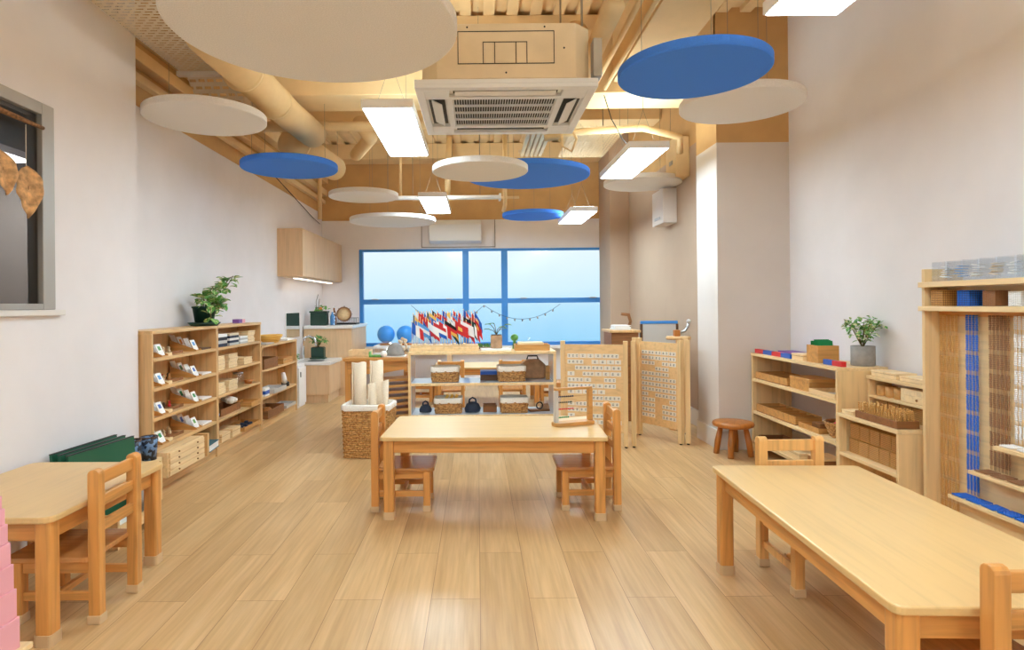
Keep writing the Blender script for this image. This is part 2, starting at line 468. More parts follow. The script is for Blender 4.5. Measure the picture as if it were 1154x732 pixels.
# ------------------------------------------------------------------ ceiling fittings
def panel_light(x, y0, y1, z, label, rz=0.0, dm='diff'):
    l = y1 - y0
    t = thing('panel_light', label, 'ceiling light', (x, (y0 + y1) / 2, z), rz, 'flat rectangular ceiling lamps')
    part(B(-.158, .158, -l / 2, l / 2, .004, .06), 'housing', 'lampw', t, .006)
    part(B(-.146, .146, -l / 2 + .012, l / 2 - .012, 0, .004), 'diffuser', dm, t)
    part(B(-.12, .12, -l / 2 + .03, l / 2 - .03, .0605, .0645), 'added_top_glow', 'upglow', t)  # glowing strip added on the hidden lamp top to brighten the ceiling
    for s in (-1, 1):
        w = MB(); h = ZC - .04 - z
        w.cyl((-.1, s * l * .35, .06), (0, s * l * .35, .35), .0015, n=5); w.cyl((.1, s * l * .35, .06), (0, s * l * .35, .35), .0015, n=5)
        w.cyl((0, s * l * .35, .35), (0, s * l * .35, h), .0018, n=5)
        part(w, 'suspension_wire', 'wire', t)
    return t
panel_light(-.535, 3.70, 4.90, 2.39, 'flat white lamp beside the grille of the ceiling air conditioner')
panel_light(-.49, 6.78, 7.98, 2.39, 'small looking flat lamp in front of the far wall louvre', dm='diff_f')
panel_light(1.338, 4.72, 5.86, 2.39, 'flat white lamp under the beam next to the beige wall box', 0)
panel_light(1.23, 7.0, 8.05, 2.25, 'flat lamp hanging before the window corner beside a small blue disc')
panel_light(1.36, 1.36, 2.56, 2.39, 'flat lamp cut by the top edge of the photo above the blue disc', dm='diff_n')
panel_light(-.52, .55, 1.75, 2.39, 'flat lamp over the viewer, outside the picture, near row', dm='diff_n')
panel_light(-.52, -1.9, -.7, 2.39, 'flat lamp behind the viewer, outside the picture, window row')
panel_light(1.36, -1.9, -.7, 2.39, 'flat lamp behind the viewer, outside the picture, shelf row')

def disc(x, y, z, r, col, label, wires=None):
    t = thing('acoustic_disc', label, 'ceiling disc', (x, y, z), 0, 'round felt discs hanging from the ceiling')
    b = MB(); n = 64
    prof = [(.001, 0), (r - .006, 0), (r, .006), (r, .044), (r - .006, .05), (.001, .05)]
    b.lathe(prof, n)
    for i, p in enumerate(b.f):
        b.sm[i] = False
    part(b, 'disc', col, t)
    for wx, wy in wires or [(r * .7 * math.cos(a), r * .7 * math.sin(a)) for a in (.5, .5 + 2 * PI / 3, .5 + 4 * PI / 3)]:
        part(MB().cyl((wx, wy, .05), (wx, wy, ZC - .045 - z), .0018, n=5), 'suspension_wire', 'wire', t)
disc(-.674, 2.591, 2.36, .6, 'feltw', 'very large white disc, biggest of all, cut by the top edge')
disc(1.186, 3.336, 2.438, .4, 'feltb', 'blue disc below the lamp at the top, largest looking blue one')
disc(1.806, 4.171, 2.526, .4, 'feltw', 'white disc partly behind the largest looking blue disc, by the pillar')
disc(-1.867, 4.24, 2.491, .4, 'feltw', 'white disc near the recessed wall above the open shelves', [(-.28, .05), (.25, .2), (.02, .388)])
disc(-1.586, 5.214, 2.364, .4, 'feltb', 'blue disc hanging under the pipe flange near the shelf wall', [(-.25, -.2), (-.28, .2), (.3, .0)])
disc(.033, 5.127, 2.305, .4, 'feltw', 'white disc overlapping a blue disc below the air conditioner')
disc(.499, 5.965, 2.432, .6, 'feltb', 'blue disc half hidden behind the white disc below the air conditioner')
disc(-1.309, 7.116, 2.455, .4, 'feltw', 'small white disc before the brown upper wall, higher of two', [(-.3, 0), (.05, .3), (.3, -.1)])
disc(-1.08, 7.9, 2.27, .55, 'feltw', 'white disc just above the window, beside the far louvre')
disc(.738, 8.044, 2.343, .4, 'feltb', 'small flat looking blue disc right above the window')
disc(1.746, 6.439, 2.441, .4, 'feltw', 'white disc behind the flat lamp near the two wall boxes', [(.27, -.1), (.25, .2), (-.05, .38)])

# cassette air conditioner
t = thing('air_conditioner', 'ceiling cassette air conditioner with square grille', 'air conditioner', (.16, 3.6, 2.32), .0)
b = MB()
oc = [(-.36, -.44), (.36, -.44), (.44, -.36), (.44, .36), (.36, .44), (-.36, .44), (-.44, .36), (-.44, -.36)]
b.prism(oc, .045, .33)
part(b, 'casing', 'cas', t, .004)
b = MB()
def outline(bm, x0, x1, z0, z1, y, w=.004):
    bm.box(x0, x1, y - .002, y, z0, z0 + w); bm.box(x0, x1, y - .002, y, z1 - w, z1)
    bm.box(x0, x0 + w, y - .002, y, z0 + w, z1 - w); bm.box(x1 - w, x1, y - .002, y, z0 + w, z1 - w)
outline(b, -.25, .25, .12, .29, -.44); outline(b, -.12, .11, .12, .235, -.44)
b.box(-.06, -.056, -.442, -.44, .124, .231); b.box(.05, .054, -.442, -.44, .124, .231)
for px, pz in ((-.3, .2), (.3, .2), (0, .075), (-.2, .31), (.2, .31)): b.cyl((px, -.442, pz), (px, -.44, pz), .005, n=8)
part(b, 'access_cover', 'acd', t)
b = MB()
P = .475; Q = .44
b.prism([(-P, -Q), (P, -Q), (P, Q), (-P, Q)], .02, .045)
b2 = [(-P + .004, -Q + .004), (P - .004, -Q + .004), (P - .004, Q - .004), (-P + .004, Q - .004)]
# lower frame as four strips leaving slots open
b.box(-P, P, -Q, -.39, 0, .02); b.box(-P, P, .39, Q, 0, .02); b.box(-P, -.43, -.39, .39, 0, .02); b.box(.43, P, -.39, .39, 0, .02)
b.box(-.43, .43, -.29, -.255, 0, .02); b.box(-.43, .43, .255, .29, 0, .02); b.box(-.32, -.285, -.255, .255, 0, .02); b.box(.285, .32, -.255, .255, 0, .02)
for sx in (-1, 1):
    for sy in (-1, 1):
        b.box(min(sx * .43, sx * .3), max(sx * .43, sx * .3), min(sy * .39, sy * .29), max(sy * .39, sy * .29), 0, .02)
part(b, 'fascia', 'ac', t, .003)
b = MB()
for i in range(40): x = -.28 + .56 * i / 39; b.box(x - .0016, x + .0016, -.25, .25, .004, .012)
for i in range(5): y = -.25 + .5 * i / 4; b.box(-.284, .284, y - .004, y + .004, .002, .014)
part(b, 'grille', 'ac', t)
part(B(-.284, .284, -.254, .254, .0165, .0195), 'filter', 'acd', t)
for sx, sy in ((0, -1), (0, 1), (-1, 0), (1, 0)):
    m = Matrix.Translation((sx * .375, sy * .34, .004)) @ Matrix.Rotation(.45 * (sy if sy else 0), 4, 'X') @ Matrix.Rotation(-.45 * sx, 4, 'Y')
    part(MB().box(-.27 if sy else -.032, .27 if sy else .032, -.016 if sy else -.2, .016 if sy else .2, -.003, .003, m), 'louver_flap', 'ac', t, .002)
    part(MB().box(sx * .375 - (.28 if sy else .045), sx * .375 + (.28 if sy else .045), sy * .34 - (.04 if sy else .24), sy * .34 + (.04 if sy else .24), .0175, .0195), 'air_slot', 'acd', t)
part(B(.455, .5, -.42, -.34, .06, .26), 'drain_pump', 'steel', t, .004)
for sx in (-1, 1):
    for sy in (-1, 1): part(MB().cyl((sx * .4, sy * .4, .33), (sx * .4, sy * .4, ZC - 2.32 - .6 if sy < 0 else ZC - .045 - 2.32), .006, n=6), 'hanger_rod', 'wire', t)

# ducts and pipes
def pipe(pts, r, label, name='ceiling_pipe', mat='beige', flange=None):
    t = thing(name, label, 'pipe', (0, 0, 0), 0, 'beige painted pipes under the ceiling')
    part(sm().tube(pts, r, 20), 'tube', mat, t)
    for p, d in (flange or []):
        p = Vector(p); d = Vector(d)
        part(sm().cyl(p - d * .012, p + d * .012, r * 1.12, n=24), 'flange', mat, t)
    return t
pipe([(.46, 3.9, 2.88), (.46, 4.9, 2.86)], .055, 'straight beige pipe, first of three rising behind the air conditioner casing')
pipe([(.62, 3.75, 2.86), (.62, 4.95, 2.84)], .075, 'fat beige pipe, middle of three behind the air conditioner casing')
pipe([(.78, 3.42, 2.86), (.78, 4.9, 2.84)], .06, 'beige pipe, last of three behind the air conditioner casing, beside beam')
pipe([(-1.52, 3.45, 2.74), (-1.5, 4.9, 2.74), (-1.46, 5.5, 2.74)], .12, 'thick beige duct above the big white disc', flange=[((-1.52, 4.0, 2.74), (0, 1, 0)), ((-1.515, 4.6, 2.74), (0, 1, 0))])
pipe([(-1.67, 5.62, 2.69), (-1.6, 6.9, 2.75)], .135, 'capped thick pipe whose round bolted end faces the room above blue disc', flange=[((-1.67, 5.63, 2.69), (.05, 1, 0))])
pipe([(-2.3, 5.6, 2.84), (-1.0, 5.6, 2.84), (-.15, 5.6, 2.84)], .045, 'thin beige cross pipe behind the middle beam')
pipe([(-1.12, 5.9, 2.96), (-1.1, 6.4, 2.95), (-1.35, 6.9, 2.9)], .07, 'elbow pipe beside the capped pipe')
pipe([(.62, 5.55, 2.7), (.9, 5.5, 2.74), (1.5, 5.5, 2.77), (1.85, 5.55, 2.7), (1.9, 5.7, 2.6)], .03, 'slender curved conduit under the beam above the flat lamp')
pipe([(.78, 5.2, 2.9), (.8, 5.2, 2.72), (.86, 5.22, 2.6), (.82, 5.24, 2.5), (.74, 5.25, 2.55), (.74, 5.25, 2.9)], .012, 'looped beige hose hanging beside the grille of the conditioner')
pipe([(-2.2, 8.6, 3.3), (-2.2, 8.6, 2.42)], .03, 'upright beige pipe in the far wall corner')
pipe([(-1.05, 8.5, 3.5), (-1.05, 8.5, 2.66)], .02, 'thin upright beige pipe before the brown upper wall')
pipe([(-.36, 8.4, 3.5), (-.4, 8.4, 2.7)], .04, 'upright beige pipe beside the hanging louvre')
pipe([(.35, 7.5, 3.3), (.35, 7.5, 2.42), (.35, 7.9, 2.41)], .025, 'upright beige pipe dropping behind the wide blue disc')
pipe([(-.9, 8.6, 2.68), (.6, 8.6, 2.7)], .02, 'thin level conduit crossing the brown upper wall')
for k, xx in enumerate((.9, .97, 1.05)):
    pipe([(xx, 3.4, 3.0 - .03 * k), (xx, 4.96, 3.0 - .03 * k)], .016 + .004 * (k % 2), 'thin straight conduit beside the side beam, %s from the conditioner' % ORD[k])
# perforated cable tray
t = thing('cable_tray', 'white perforated cable tray along the near wall top', 'cable tray', (0, 0, 0))
b = B(-2.1, -1.73, 1.0, 4.36, 2.88, 2.884)
part(b, 'tray_floor', 'perf', t)
part(B(-2.13, -1.68, 4.36, 4.4, 2.85, 2.885), 'end_bracket', 'trim', t, .003)
b = MB().add([(-2.08, 4.41, 2.87), (-1.73, 4.41, 2.87), (-1.70, 4.62, 2.62), (-2.05, 4.62, 2.62)], [(0, 1, 2, 3)])
b.add([(-2.08, 4.413, 2.872), (-1.73, 4.413, 2.872), (-1.70, 4.623, 2.622), (-2.05, 4.623, 2.622)], [(3, 2, 1, 0)])
part(b, 'drop_plate', 'perf', t)
part(B(-2.105, -2.1, 1.0, 4.36, 2.88, 2.93).box(-1.73, -1.725, 1.0, 4.36, 2.88, 2.93), 'side_rail', 'trim', t)
for y in (1.6, 3.6): part(MB().cyl((-2.1, y, 2.93), (-2.1, y, ZC - .05), .004, n=6).cyl((-1.73, y, 2.93), (-1.73, y, ZC - .05), .004, n=6), 'hanger_rod', 'wire', t)
t = thing('cable_tray', 'louvred beige tray between the middle beam and the conditioner', 'cable tray', (.62, 0, 0))
for k in range(5): part(B(-.12 + k * .05, -.085 + k * .05, 5.46, 6.9, 2.86, 2.9), 'slat', 'cas', t)
part(B(-.14, .14, 5.46, 5.5, 2.9, 2.93).box(-.14, .14, 6.86, 6.9, 2.9, 2.93), 'cross_bar', 'cas', t)
for y in (5.5, 6.8): part(MB().cyl((0, y, 2.93), (0, y, ZC - .05), .006, n=6), 'hanger_rod', 'wire', t)
t = thing('grille_deck', 'slotted steel soffit plate beside the curved conduit', 'ceiling grille', (1.42, 6.35, 2.86))
part(B(-.5, .02, -.6, .6, 0, .008), 'plate', 'perf2', t)
for sx in (-.4, -.1): part(MB().cyl((sx, 0, .008), (sx, 0, ZC - .05 - 2.86), .006, n=6), 'hanger_rod', 'wire', t)
# far louvre and duct under the ceiling near the window
t = thing('louvre_vent', 'long white louvre vent hanging above the window', 'vent', (-.35, 8.2, 2.62))
for k in range(4): part(B(-.85, .65, -.08 + k * .045, -.05 + k * .045, -.01 + k * .004, .03 + k * .004), 'slat', 'feltw', t, .003)
part(B(-.88, -.85, -.1, .12, -.02, .05).box(.65, .68, -.1, .12, -.02, .05), 'end_cap', 'trim', t)
part(MB().cyl((-.5, 0, .05), (-.5, 0, ZC - .05 - 2.62), .004, n=6).cyl((.4, 0, .05), (.4, 0, ZC - .05 - 2.62), .004, n=6), 'hanger_rod', 'wire', t)
t = thing('wall_air_unit', 'white air unit set in the wall above the window', 'air conditioner', (-.28, YB, 2.29))
b = MB(); b.prism([(-.02, -.17), (-.2, -.14), (-.24, .1), (-.2, .17), (-.02, .17)], -.43, .35, Matrix(((0, 0, 1, 0), (1, 0, 0, 0), (0, 1, 0, 0), (0, 0, 0, 1))))
part(b, 'body', 'ac', t, .01)
part(B(-.56, .56, -.019, -.002, -.22, -.212).box(-.56, -.553, -.019, -.002, -.212, .2).box(.553, .56, -.019, -.002, -.212, .2), 'surround', 'dark', t)
# boxes on the right wall
t = thing('wall_box', 'tall beige box high on the wall beside the flat lamp', 'wall box', (0, 0, 0))
part(B(1.99, XW - .002, 6.1, 6.42, 2.46, 2.86), 'cover', 'beige', t, .006)
part(B(1.985, 1.99, 6.2, 6.3, 2.6, 2.64), 'latch', 'steel', t)
t = thing('wall_box', 'grey beige box on the wall below the white disc near window', 'wall box', (0, 0, 0))
part(B(1.98, XW - .002, 6.5, 6.9, 2.05, 2.42), 'cover', 'col', t, .006)
part(B(1.975, 1.98, 6.6, 6.8, 2.1, 2.13), 'latch', 'steel', t)
solo(sm().tube([(-2.33, 7.0, 2.72), (-2.33, 7.8, 2.6), (-2.33, 8.7, 2.46), (-2.33, 9.1, 2.42)], .005, 6), 'hanging_cable', 'black', 'thin black cable sloping along the shelf wall under the ceiling', 'cable')
solo(sm().tube([(1.05, 5.0, 2.9), (1.12, 5.05, 2.72), (1.22, 5.1, 2.57), (1.36, 5.2, 2.46)], .004, 6), 'hanging_cable', 'black', 'thin black cable drooping from the beam to the flat lamp', 'cable')

# ------------------------------------------------------------------ furniture makers
def table(name, label, loc, rz, lx, ly, h=.465, r=.025, topm='top', group='children tables of pale maple'):
    t = thing(name, label, 'table', loc, rz, group)
    b = MB().prism(rrect(lx, ly, r, 4), h - .024, h)
    part(b, 'tabletop', topm, t, .005)
    e = MB(); ix, iy = lx / 2 - .045, ly / 2 - .045
    for s in (-1, 1):
        part(B(-ix + .03, ix - .03, s * iy - .01, s * iy + .01, h - .095, h - .0245), 'apron', 'legx', t, .002)
        part(B(s * ix - .01, s * ix + .01, -iy + .03, iy - .03, h - .095, h - .0245), 'apron', 'legy', t, .002)
    for sx in (-1, 1):
        for sy in (-1, 1):
            cx, cy = sx * (lx / 2 - .045), sy * (ly / 2 - .045)
            l = part(MB().prism([(cx + a, cy + c) for a, c in rrect(.058, .058, .01, 3)], .004, h - .0245), 'leg', 'leg', t)
            part(MB().prism([(cx + a, cy + c) for a, c in rrect(.066, .066, .012, 3)], 0, .042), 'foot_cap', 'cap', l)
    return t

def chair_parts(t, frame='leg', seat='seat'):
    fx = {'leg': ('legx', 'legy'), 'chairp': ('chairp', 'chairp')}[frame]
    b = MB().prism([(x, y + .03) for x, y in rrect(.31, .33, .025, 3)], .236, .256)
    part(b, 'seat', seat, t, .004)
    for s in (-1, 1):
        pts = []
        for k in range(7): a = PI * k / 6; pts.append((-.022 * math.cos(a), .568 + .018 * math.sin(a)))
        prof = [(-.022, .004)] + pts + [(.022, .004)]
        m = Matrix(((0, 0, 1, s * .128 - .02), (1, 0, 0, -.15), (0, 1, 0, 0), (0, 0, 0, 1)))
        l = part(MB().prism(prof, 0, .04, m), 'back_post', frame, t, .003)
        part(MB().cbox((s * .128, -.15, .017), (.047, .05, .034)), 'foot_cap', 'cap', l, .003)
        l = part(MB().cbox((s * .122, .15, .12), (.04, .04, .231)), 'front_leg', frame, t, .003)
        part(MB().cbox((s * .122, .15, .017), (.047, .047, .034)), 'foot_cap', 'cap', l, .003)
        part(B(s * .124 - .01, s * .124 + .01, -.128, .13, .19, .235), 'side_rail', fx[1], t, .002)
        part(B(s * .124 - .009, s * .124 + .009, -.128, .13, .085, .118), 'side_stretcher', fx[1], t, .002)
    part(B(-.101, .101, .135, .155, .19, .235), 'front_rail', fx[0], t, .002)
    part(B(-.101, .101, .0, .02, .09, .115), 'cross_stretcher', fx[0], t, .002)
    for z, h in ((.545, .05), (.455, .042), (.36, .042)):
        part(B(-.108, .108, -.16, -.142, z - h / 2, z + h / 2), 'back_slat', fx[0], t, .003)
    return t

t0 = table('table', 'pale wooden table in the middle holding the bead frame', (.094, 3.715, 0), -.0435, 1.27, .655)
table('table', 'long pale wooden table beside the bead cabinet', (1.3445, 2.1065, 0), -.039, .645, 1.295, topm='topy')
table('table', 'small pale wooden table against the wall under the inner window', (-1.822, 2.545, 0), -.02, .645, .775, r=.045, topm='topy')
c0 = chair_parts(thing('chair', 'wooden chair at the middle table, at the end by the wicker hamper', 'chair', (-.455, 3.70, 0), -PI / 2, 'small wooden chairs'))
dup(c0, (.652, 3.69, 0), PI / 2, 'wooden chair at the middle table, at the end by the word screen')
dup(c0, (-1.615, 2.47, 0), PI / 2, 'wooden chair tucked under the small wall table')
c1 = chair_parts(thing('chair', 'pale wooden chair at the far end of the long table, facing viewer', 'chair', (1.42, 2.65, 0), PI, 'small wooden chairs'), 'chairp')
dup(c0, (1.327, 1.575, 0), 0, 'wooden chair cut by the bottom corner, at the near end of long table')
# the set behind the open shelf
table('table', 'pale wooden table seen through the open shelf, before the window', (.1, 7.5, 0), 0, 1.27, .655)
dup(c0, (-.3, 6.95, 0), 0, 'wooden chair behind the open shelf, under the flags, pushed to far table')
dup(c0, (.38, 6.95, 0), 0, 'wooden chair behind the open shelf, under the clay pot, pushed to far table')
dup(c0, (-.72, 7.5, 0), -PI / 2, 'wooden chair at the hamper end of the far table')
dup(c0, (.92, 7.5, 0), PI / 2, 'wooden chair at the screen end of the far table')

# stool
t = thing('stool', 'round amber wooden stool with four splayed legs by the pillar', 'stool', (2.0, 4.81, 0))
part(sm().lathe([(.001, .222), (.125, .222), (.15, .232), (.157, .247), (.15, .262), (.12, .268), (.001, .27)], 32), 'seat', 'amber', t)
for k in range(4):
    a = PI / 4 + k * PI / 2 + .25
    part(sm().tube([(.128 * math.cos(a), .128 * math.sin(a), 0), (.115 * math.cos(a), .115 * math.sin(a), .1), (.09 * math.cos(a), .09 * math.sin(a), .225)], [.022, .024, .018], 12), 'leg', 'amber', t)

# bead frame (small abacus)
t = thing('abacus', 'small wooden bead frame with coloured beads on the middle table', 'abacus', (.575, 3.72, .465), .34)
part(MB().prism(rrect(.27, .075, .02), 0, .022), 'base', 'honey', t, .003)
part(MB().cbox((-.115, 0, .117), (.022, .03, .19)), 'side_post', 'greyb', t, .002, 'grey white post of the bead frame')
part(MB().cbox((.115, 0, .117), (.026, .03, .19)), 'side_post', 'honey', t, .002)
part(B(-.126, .128, -.012, .012, .2125, .228), 'top_rail', 'honey', t, .002)
for z, cm, k in ((.175, 'navy', 10), (.14, 'dgreen', 9), (.10, 'red', 10), (.05, 'greenc', 7)):
    w = part(MB().cyl((-.104, 0, z), (.102, 0, z), .002, n=6), 'bead_wire', 'honey', t)
    bd = sm()
    for q in range(k): bd.ball((-.095 + q * .0105, 0, z), .0052, 8, 5)
    part(bd, 'bead_row', cm, w)

# ------------------------------------------------------------------ open shelves along the recessed wall
def bookcase(name, label, y0, y1, h, levels, x0=XF + .022, x1=-2.1, group='oak shelf units along the wall'):
    t = thing(name, label, 'shelf unit', (0, 0, 0), 0, group)
    for a in (y0, y1 - .02): part(B(x0, x1, a, a + .02, 0, h - .022), 'side_panel', 'oak', t, .0015)
    part(B(x0, x1 + .004, y0, y1, h - .022, h), 'top_board', 'oakx', t, .0015)
    part(B(x0, x0 + .008, y0 + .02, y1 - .02, .06, h - .022), 'back_panel', 'oak', t)
    for z in levels: part(B(x0 + .008, x1 - .002, y0 + .02, y1 - .02, z - .022, z), 'shelf_board', 'oakx', t, .0015)
    part(B(x1 - .03, x1 - .012, y0 + .02, y1 - .02, 0, levels[-1] - .022), 'plinth', 'oakx', t)
    return t
LV = [.87, .675, .48, .285, .09]
bookcase('shelf_unit', 'tall oak shelf unit closest to the small table, holding picture cards', 3.945, 4.936, 1.05, LV)
bookcase('shelf_unit', 'tall oak shelf unit in the middle of three, holding stacked boxes', 4.938, 5.93, 1.05, LV)
bookcase('shelf_unit', 'lower oak shelf unit next to the sink counter', 5.94, 7.1, .82, [.575, .31, .085])

XS = -2.1
def wedge_holder(y, z, k, shelf, side):
    where = '%s end of the %s card shelf' % (side, shelf)
    t = thing('card_holder', 'wooden wedge card holder at the ' + where, 'card holder', (-2.205, y, z + .001), 0, 'wooden wedge holders for picture cards')
    pr = [(-.1, 0), (.1, 0), (.1, .012), (-.1, .085)]
    for s in (-1, 1):
        m = Matrix(((1, 0, 0, 0), (0, 0, -1, s * .042 + .003), (0, 1, 0, 0), (0, 0, 0, 1)))
        part(MB().prism(pr, 0, .006, m), 'side_cheek', 'honey', t)
    part(B(-.1, .1, -.0385, .0385, 0, .006), 'base', 'honey', t)
    for q in range(4):
        m = Matrix.Translation((-2.205 - .05 + q * .044, y, z + .0085)) @ Matrix.Rotation(-.45, 4, 'Y')
        h = .125 - q * .014
        b = MB().box(-.0012, .0012, -.036, .036, .001, h, m)
        b.cur = 1
        if q in (1, 3): b.box(.0012, .0018, -.016, .016, h * .45, h * .8, m)
        solo(b, 'picture_card', ['paper', ['sky', 'bluep', 'amberp', 'leaf2'][(k + q) % 4] if k != 3 else 'greenc'],
             '%s white card in the holder at the %s' % (ORD[q], where), 'picture card', group='white picture cards in wooden holders')
def mini_set(y, z, k, shelf, side):
    where = 'tray at the %s end of the %s card shelf' % (side, shelf)
    t = thing('work_tray', 'thin brown ' + where, 'tray', (XS - .12, y, z + .001), 0, 'thin trays with wooden miniatures')
    part(B(-.07, .07, -.105, .105, 0, .008), 'tray_base', 'brown', t)
    part(B(-.07, -.064, -.105, .105, .008, .02).box(.064, .07, -.105, .105, .008, .02), 'tray_rim', 'brown', t)
    for q in range(5):
        b = sm().lathe([(.001, 0), (.011, 0), (.012, .012), (.006, .022), (.009, .03), (.006, .04), (.001, .042)], 10)
        solo(b, 'wooden_figure', ['pale', 'red', 'honey', 'dark'][(k * 3 + q) % 4 if k % 3 else 0], '%s little turned figure on the %s' % (ORD[q], where), 'figure',
             (XS - .12 - .03 + .03 * (q % 2), y - .08 + q * .04, z + .0095), group='little turned figures')
for k in range(4):
    z = LV[k]
    wedge_holder(4.12, z, k, ORD[k], 'table')
    wedge_holder(4.62, z, k + 1, ORD[k], 'plant')
    mini_set(4.36, z, k, ORD[k], 'table')
    b = B(-.06, .06, -.08, .08, 0, .012)
    solo(b, 'booklet', 'paper' if k > 0 else 'dark', 'flat %s booklet at the plant end of the %s card shelf' % ('white' if k else 'dark', ORD[k]), 'booklet', (XS - .09, 4.81, z + .001), group='flat booklets on the card shelves')
    solo(B(-.03, .03, -.035, .035, 0, .02), 'wooden_block', 'pale', 'pale wooden block before the %s holder at the table end of the %s shelf' % ('card', ORD[k]), 'block', (XS - .045, 4.20, z + .001), group='pale blocks on the card shelves')
# drawer cabinet and blue book in the bottom of the first unit
t = thing('drawer_cabinet', 'pale wooden cabinet of flat drawers at the bottom of the card unit', 'cabinet', (0, 0, 0))
part(B(-2.29, -2.02, 3.972, 4.5, .092, .258), 'carcass', 'paley', t, .003)
for k in range(4):
    d = part(B(-2.019, -2.008, 3.985, 4.485, .103 + k * .038, .137 + k * .038), 'drawer_front', 'paley', t, .002)
    for y in (4.1, 4.37): part(sm().ball((-2.004, y, .122 + k * .039), .006, 8, 6), 'knob', 'brown', d)
solo(B(-2.29, -2.02, 4.56, 4.59, .092, .258), 'divider_board', 'oak', 'upright oak divider beside the flat drawers in the card unit', 'board', bevel=.002)
t = thing('book', 'thick teal book lying at the bottom of the card unit', 'book', (-2.16, 4.77, .092), .1)
part(B(-.1, .1, -.11, .11, 0, .004).box(-.1, .1, -.11, .11, .05, .054).box(-.1, -.096, -.11, .11, .004, .05), 'cover', 'teal', t)
part(B(-.096, .094, -.105, .105, .004, .05), 'page_block', 'paper', t)

# middle unit: stacks
def flat_box(label, loc, sx, sy, h, mat, group, rz=0):
    t = thing('flat_box', label, 'box', loc, rz, group)
    part(B(-sx / 2, sx / 2, -sy / 2, sy / 2, 0, h * .62), 'tray', mat, t, .002)
    part(B(-sx / 2 - .002, sx / 2 + .002, -sy / 2 - .002, sy / 2 + .002, h * .68, h - .0006), 'lid', mat, t, .002)
    part(B(-sx / 2 + .003, sx / 2 - .003, -sy / 2 + .003, sy / 2 - .003, h * .62, h * .68), 'seam', 'brown', t)
    return t
def stack(n, x, y, z, sx, sy, h, mat, desc, group):
    for k in range(n):
        flat_box('flat box, %s from bottom, %s' % (ORD[k], desc), (x + random.uniform(-.006, .006), y + random.uniform(-.006, .006), z + .001 + k * h), sx, sy, h, mat, group)
G2 = 'pale flat boxes in the middle shelf unit'
stack(4, -2.2, 5.06, LV[1], .15, .17, .03, 'pale', 'stack at the card end of the second shelf', G2)
stack(4, -2.2, 5.33, LV[1], .15, .18, .03, 'pale', 'middle stack of the second shelf', G2)
stack(2, -2.2, 5.66, LV[1], .15, .2, .03, 'pale', 'low stack at the sink end of second shelf', G2)
stack(3, -2.2, 5.06, LV[2], .15, .17, .03, 'pale', 'stack at the card end of the third shelf', G2)
stack(3, -2.2, 5.32, LV[2], .15, .18, .03, 'pale', 'stack beside the glass jar on the third shelf', G2)
stack(3, -2.2, 5.75, LV[0], .15, .17, .035, 'pale', 'stack at the sink end of the top shelf', G2)
for k in range(4):
    solo(B(-.08, .08, -.09, .09, 0, .026), 'book', ['navy', 'greyb', 'black', 'paper'][k], 'flat %s book, %s from the bottom, top shelf stack at the card end' % (['navy', 'grey', 'black', 'white'][k], ORD[k]), 'book', (-2.19, 5.07, LV[0] + .001 + k * .0265), group='books on the top shelf of the middle unit', bevel=.002)
for k in range(5):
    solo(B(-.08, .08, -.1, .1, 0, .02), 'book', ['greyb', 'navy', 'paper', 'navy', 'canvas'][k], 'flat %s book, %s from the bottom of the middle top shelf stack' % (['grey', 'navy', 'white', 'dark', 'cream'][k], ORD[k]), 'book', (-2.19, 5.31, LV[0] + .001 + k * .0205), group='books on the top shelf of the middle unit', bevel=.002)
for k in range(4):
    solo(B(-.08, .08, -.09, .09, 0, .016), 'book', ['greyb', 'paper'][k % 2], 'thin %s book, %s from the bottom, beside the boxes on top shelf' % (['grey', 'white'][k % 2], ORD[k]), 'book', (-2.19, 5.53, LV[0] + .001 + k * .0165), group='books on the top shelf of the middle unit', bevel=.002)
solo(MB().prism([(-.05, -.05), (.05, -.05), (.05, .05), (-.05, .05)], 0, .1, Matrix.Rotation(.5, 4, 'X')), 'blue_card_box', 'sky', 'small sky blue card box leaning before the books on top shelf', 'box', (-2.14, 5.19, LV[0] + .026), 0) if False else None
t = thing('glass_jar', 'clear glass jar beside the boxes on the third shelf', 'jar', (-2.18, 5.56, LV[2] + .001))
part(sm().lathe([(.045, 0), (.05, .01), (.05, .09), (.042, .1), (.042, .11)], 20), 'body', 'acry', t)
part(sm().lathe([(.001, .1105), (.045, .1105), (.045, .125), (.001, .125)], 20), 'lid', 'steel', t)
solo(sm().lathe([(.001, 0), (.03, 0), (.045, .035), (.043, .035), (.028, .004), (.001, .004)], 16), 'wooden_bowl', 'amber', 'little amber bowl at the sink end of the third shelf', 'bowl', (-2.16, 5.76, LV[2] + .001))
def tray(name, label, loc, sx, sy, h, mat, rz=0, wall=.006, group=None, comps=0, inner=None):
    t = thing(name, label, 'tray', loc, rz, group)
    part(B(-sx / 2, sx / 2, -sy / 2, sy / 2, 0, .006), 'base', inner or mat, t)
    part(B(-sx / 2, sx / 2, -sy / 2, -sy / 2 + wall, .006, h).box(-sx / 2, sx / 2, sy / 2 - wall, sy / 2, .006, h).box(-sx / 2, -sx / 2 + wall, -sy / 2 + wall, sy / 2 - wall, .006, h).box(sx / 2 - wall, sx / 2, -sy / 2 + wall, sy / 2 - wall, .006, h), 'rim', mat, t, .001)
    for k in range(comps):
        y = -sy / 2 + sy * (k + 1) / (comps + 1)
        part(B(-sx / 2 + wall, sx / 2 - wall, y - .003, y + .003, .006, h * .9), 'partition', mat, t)
    return t
tray('work_tray', 'brown box tray at the back of the fourth shelf of middle unit', (-2.22, 5.3, LV[3] + .001), .16, .42, .06, 'brown')
tray('work_tray', 'honey tray beside the white cloth on the fourth shelf', (-2.16, 5.72, LV[3] + .001), .17, .24, .04, 'honey')
b = sm()
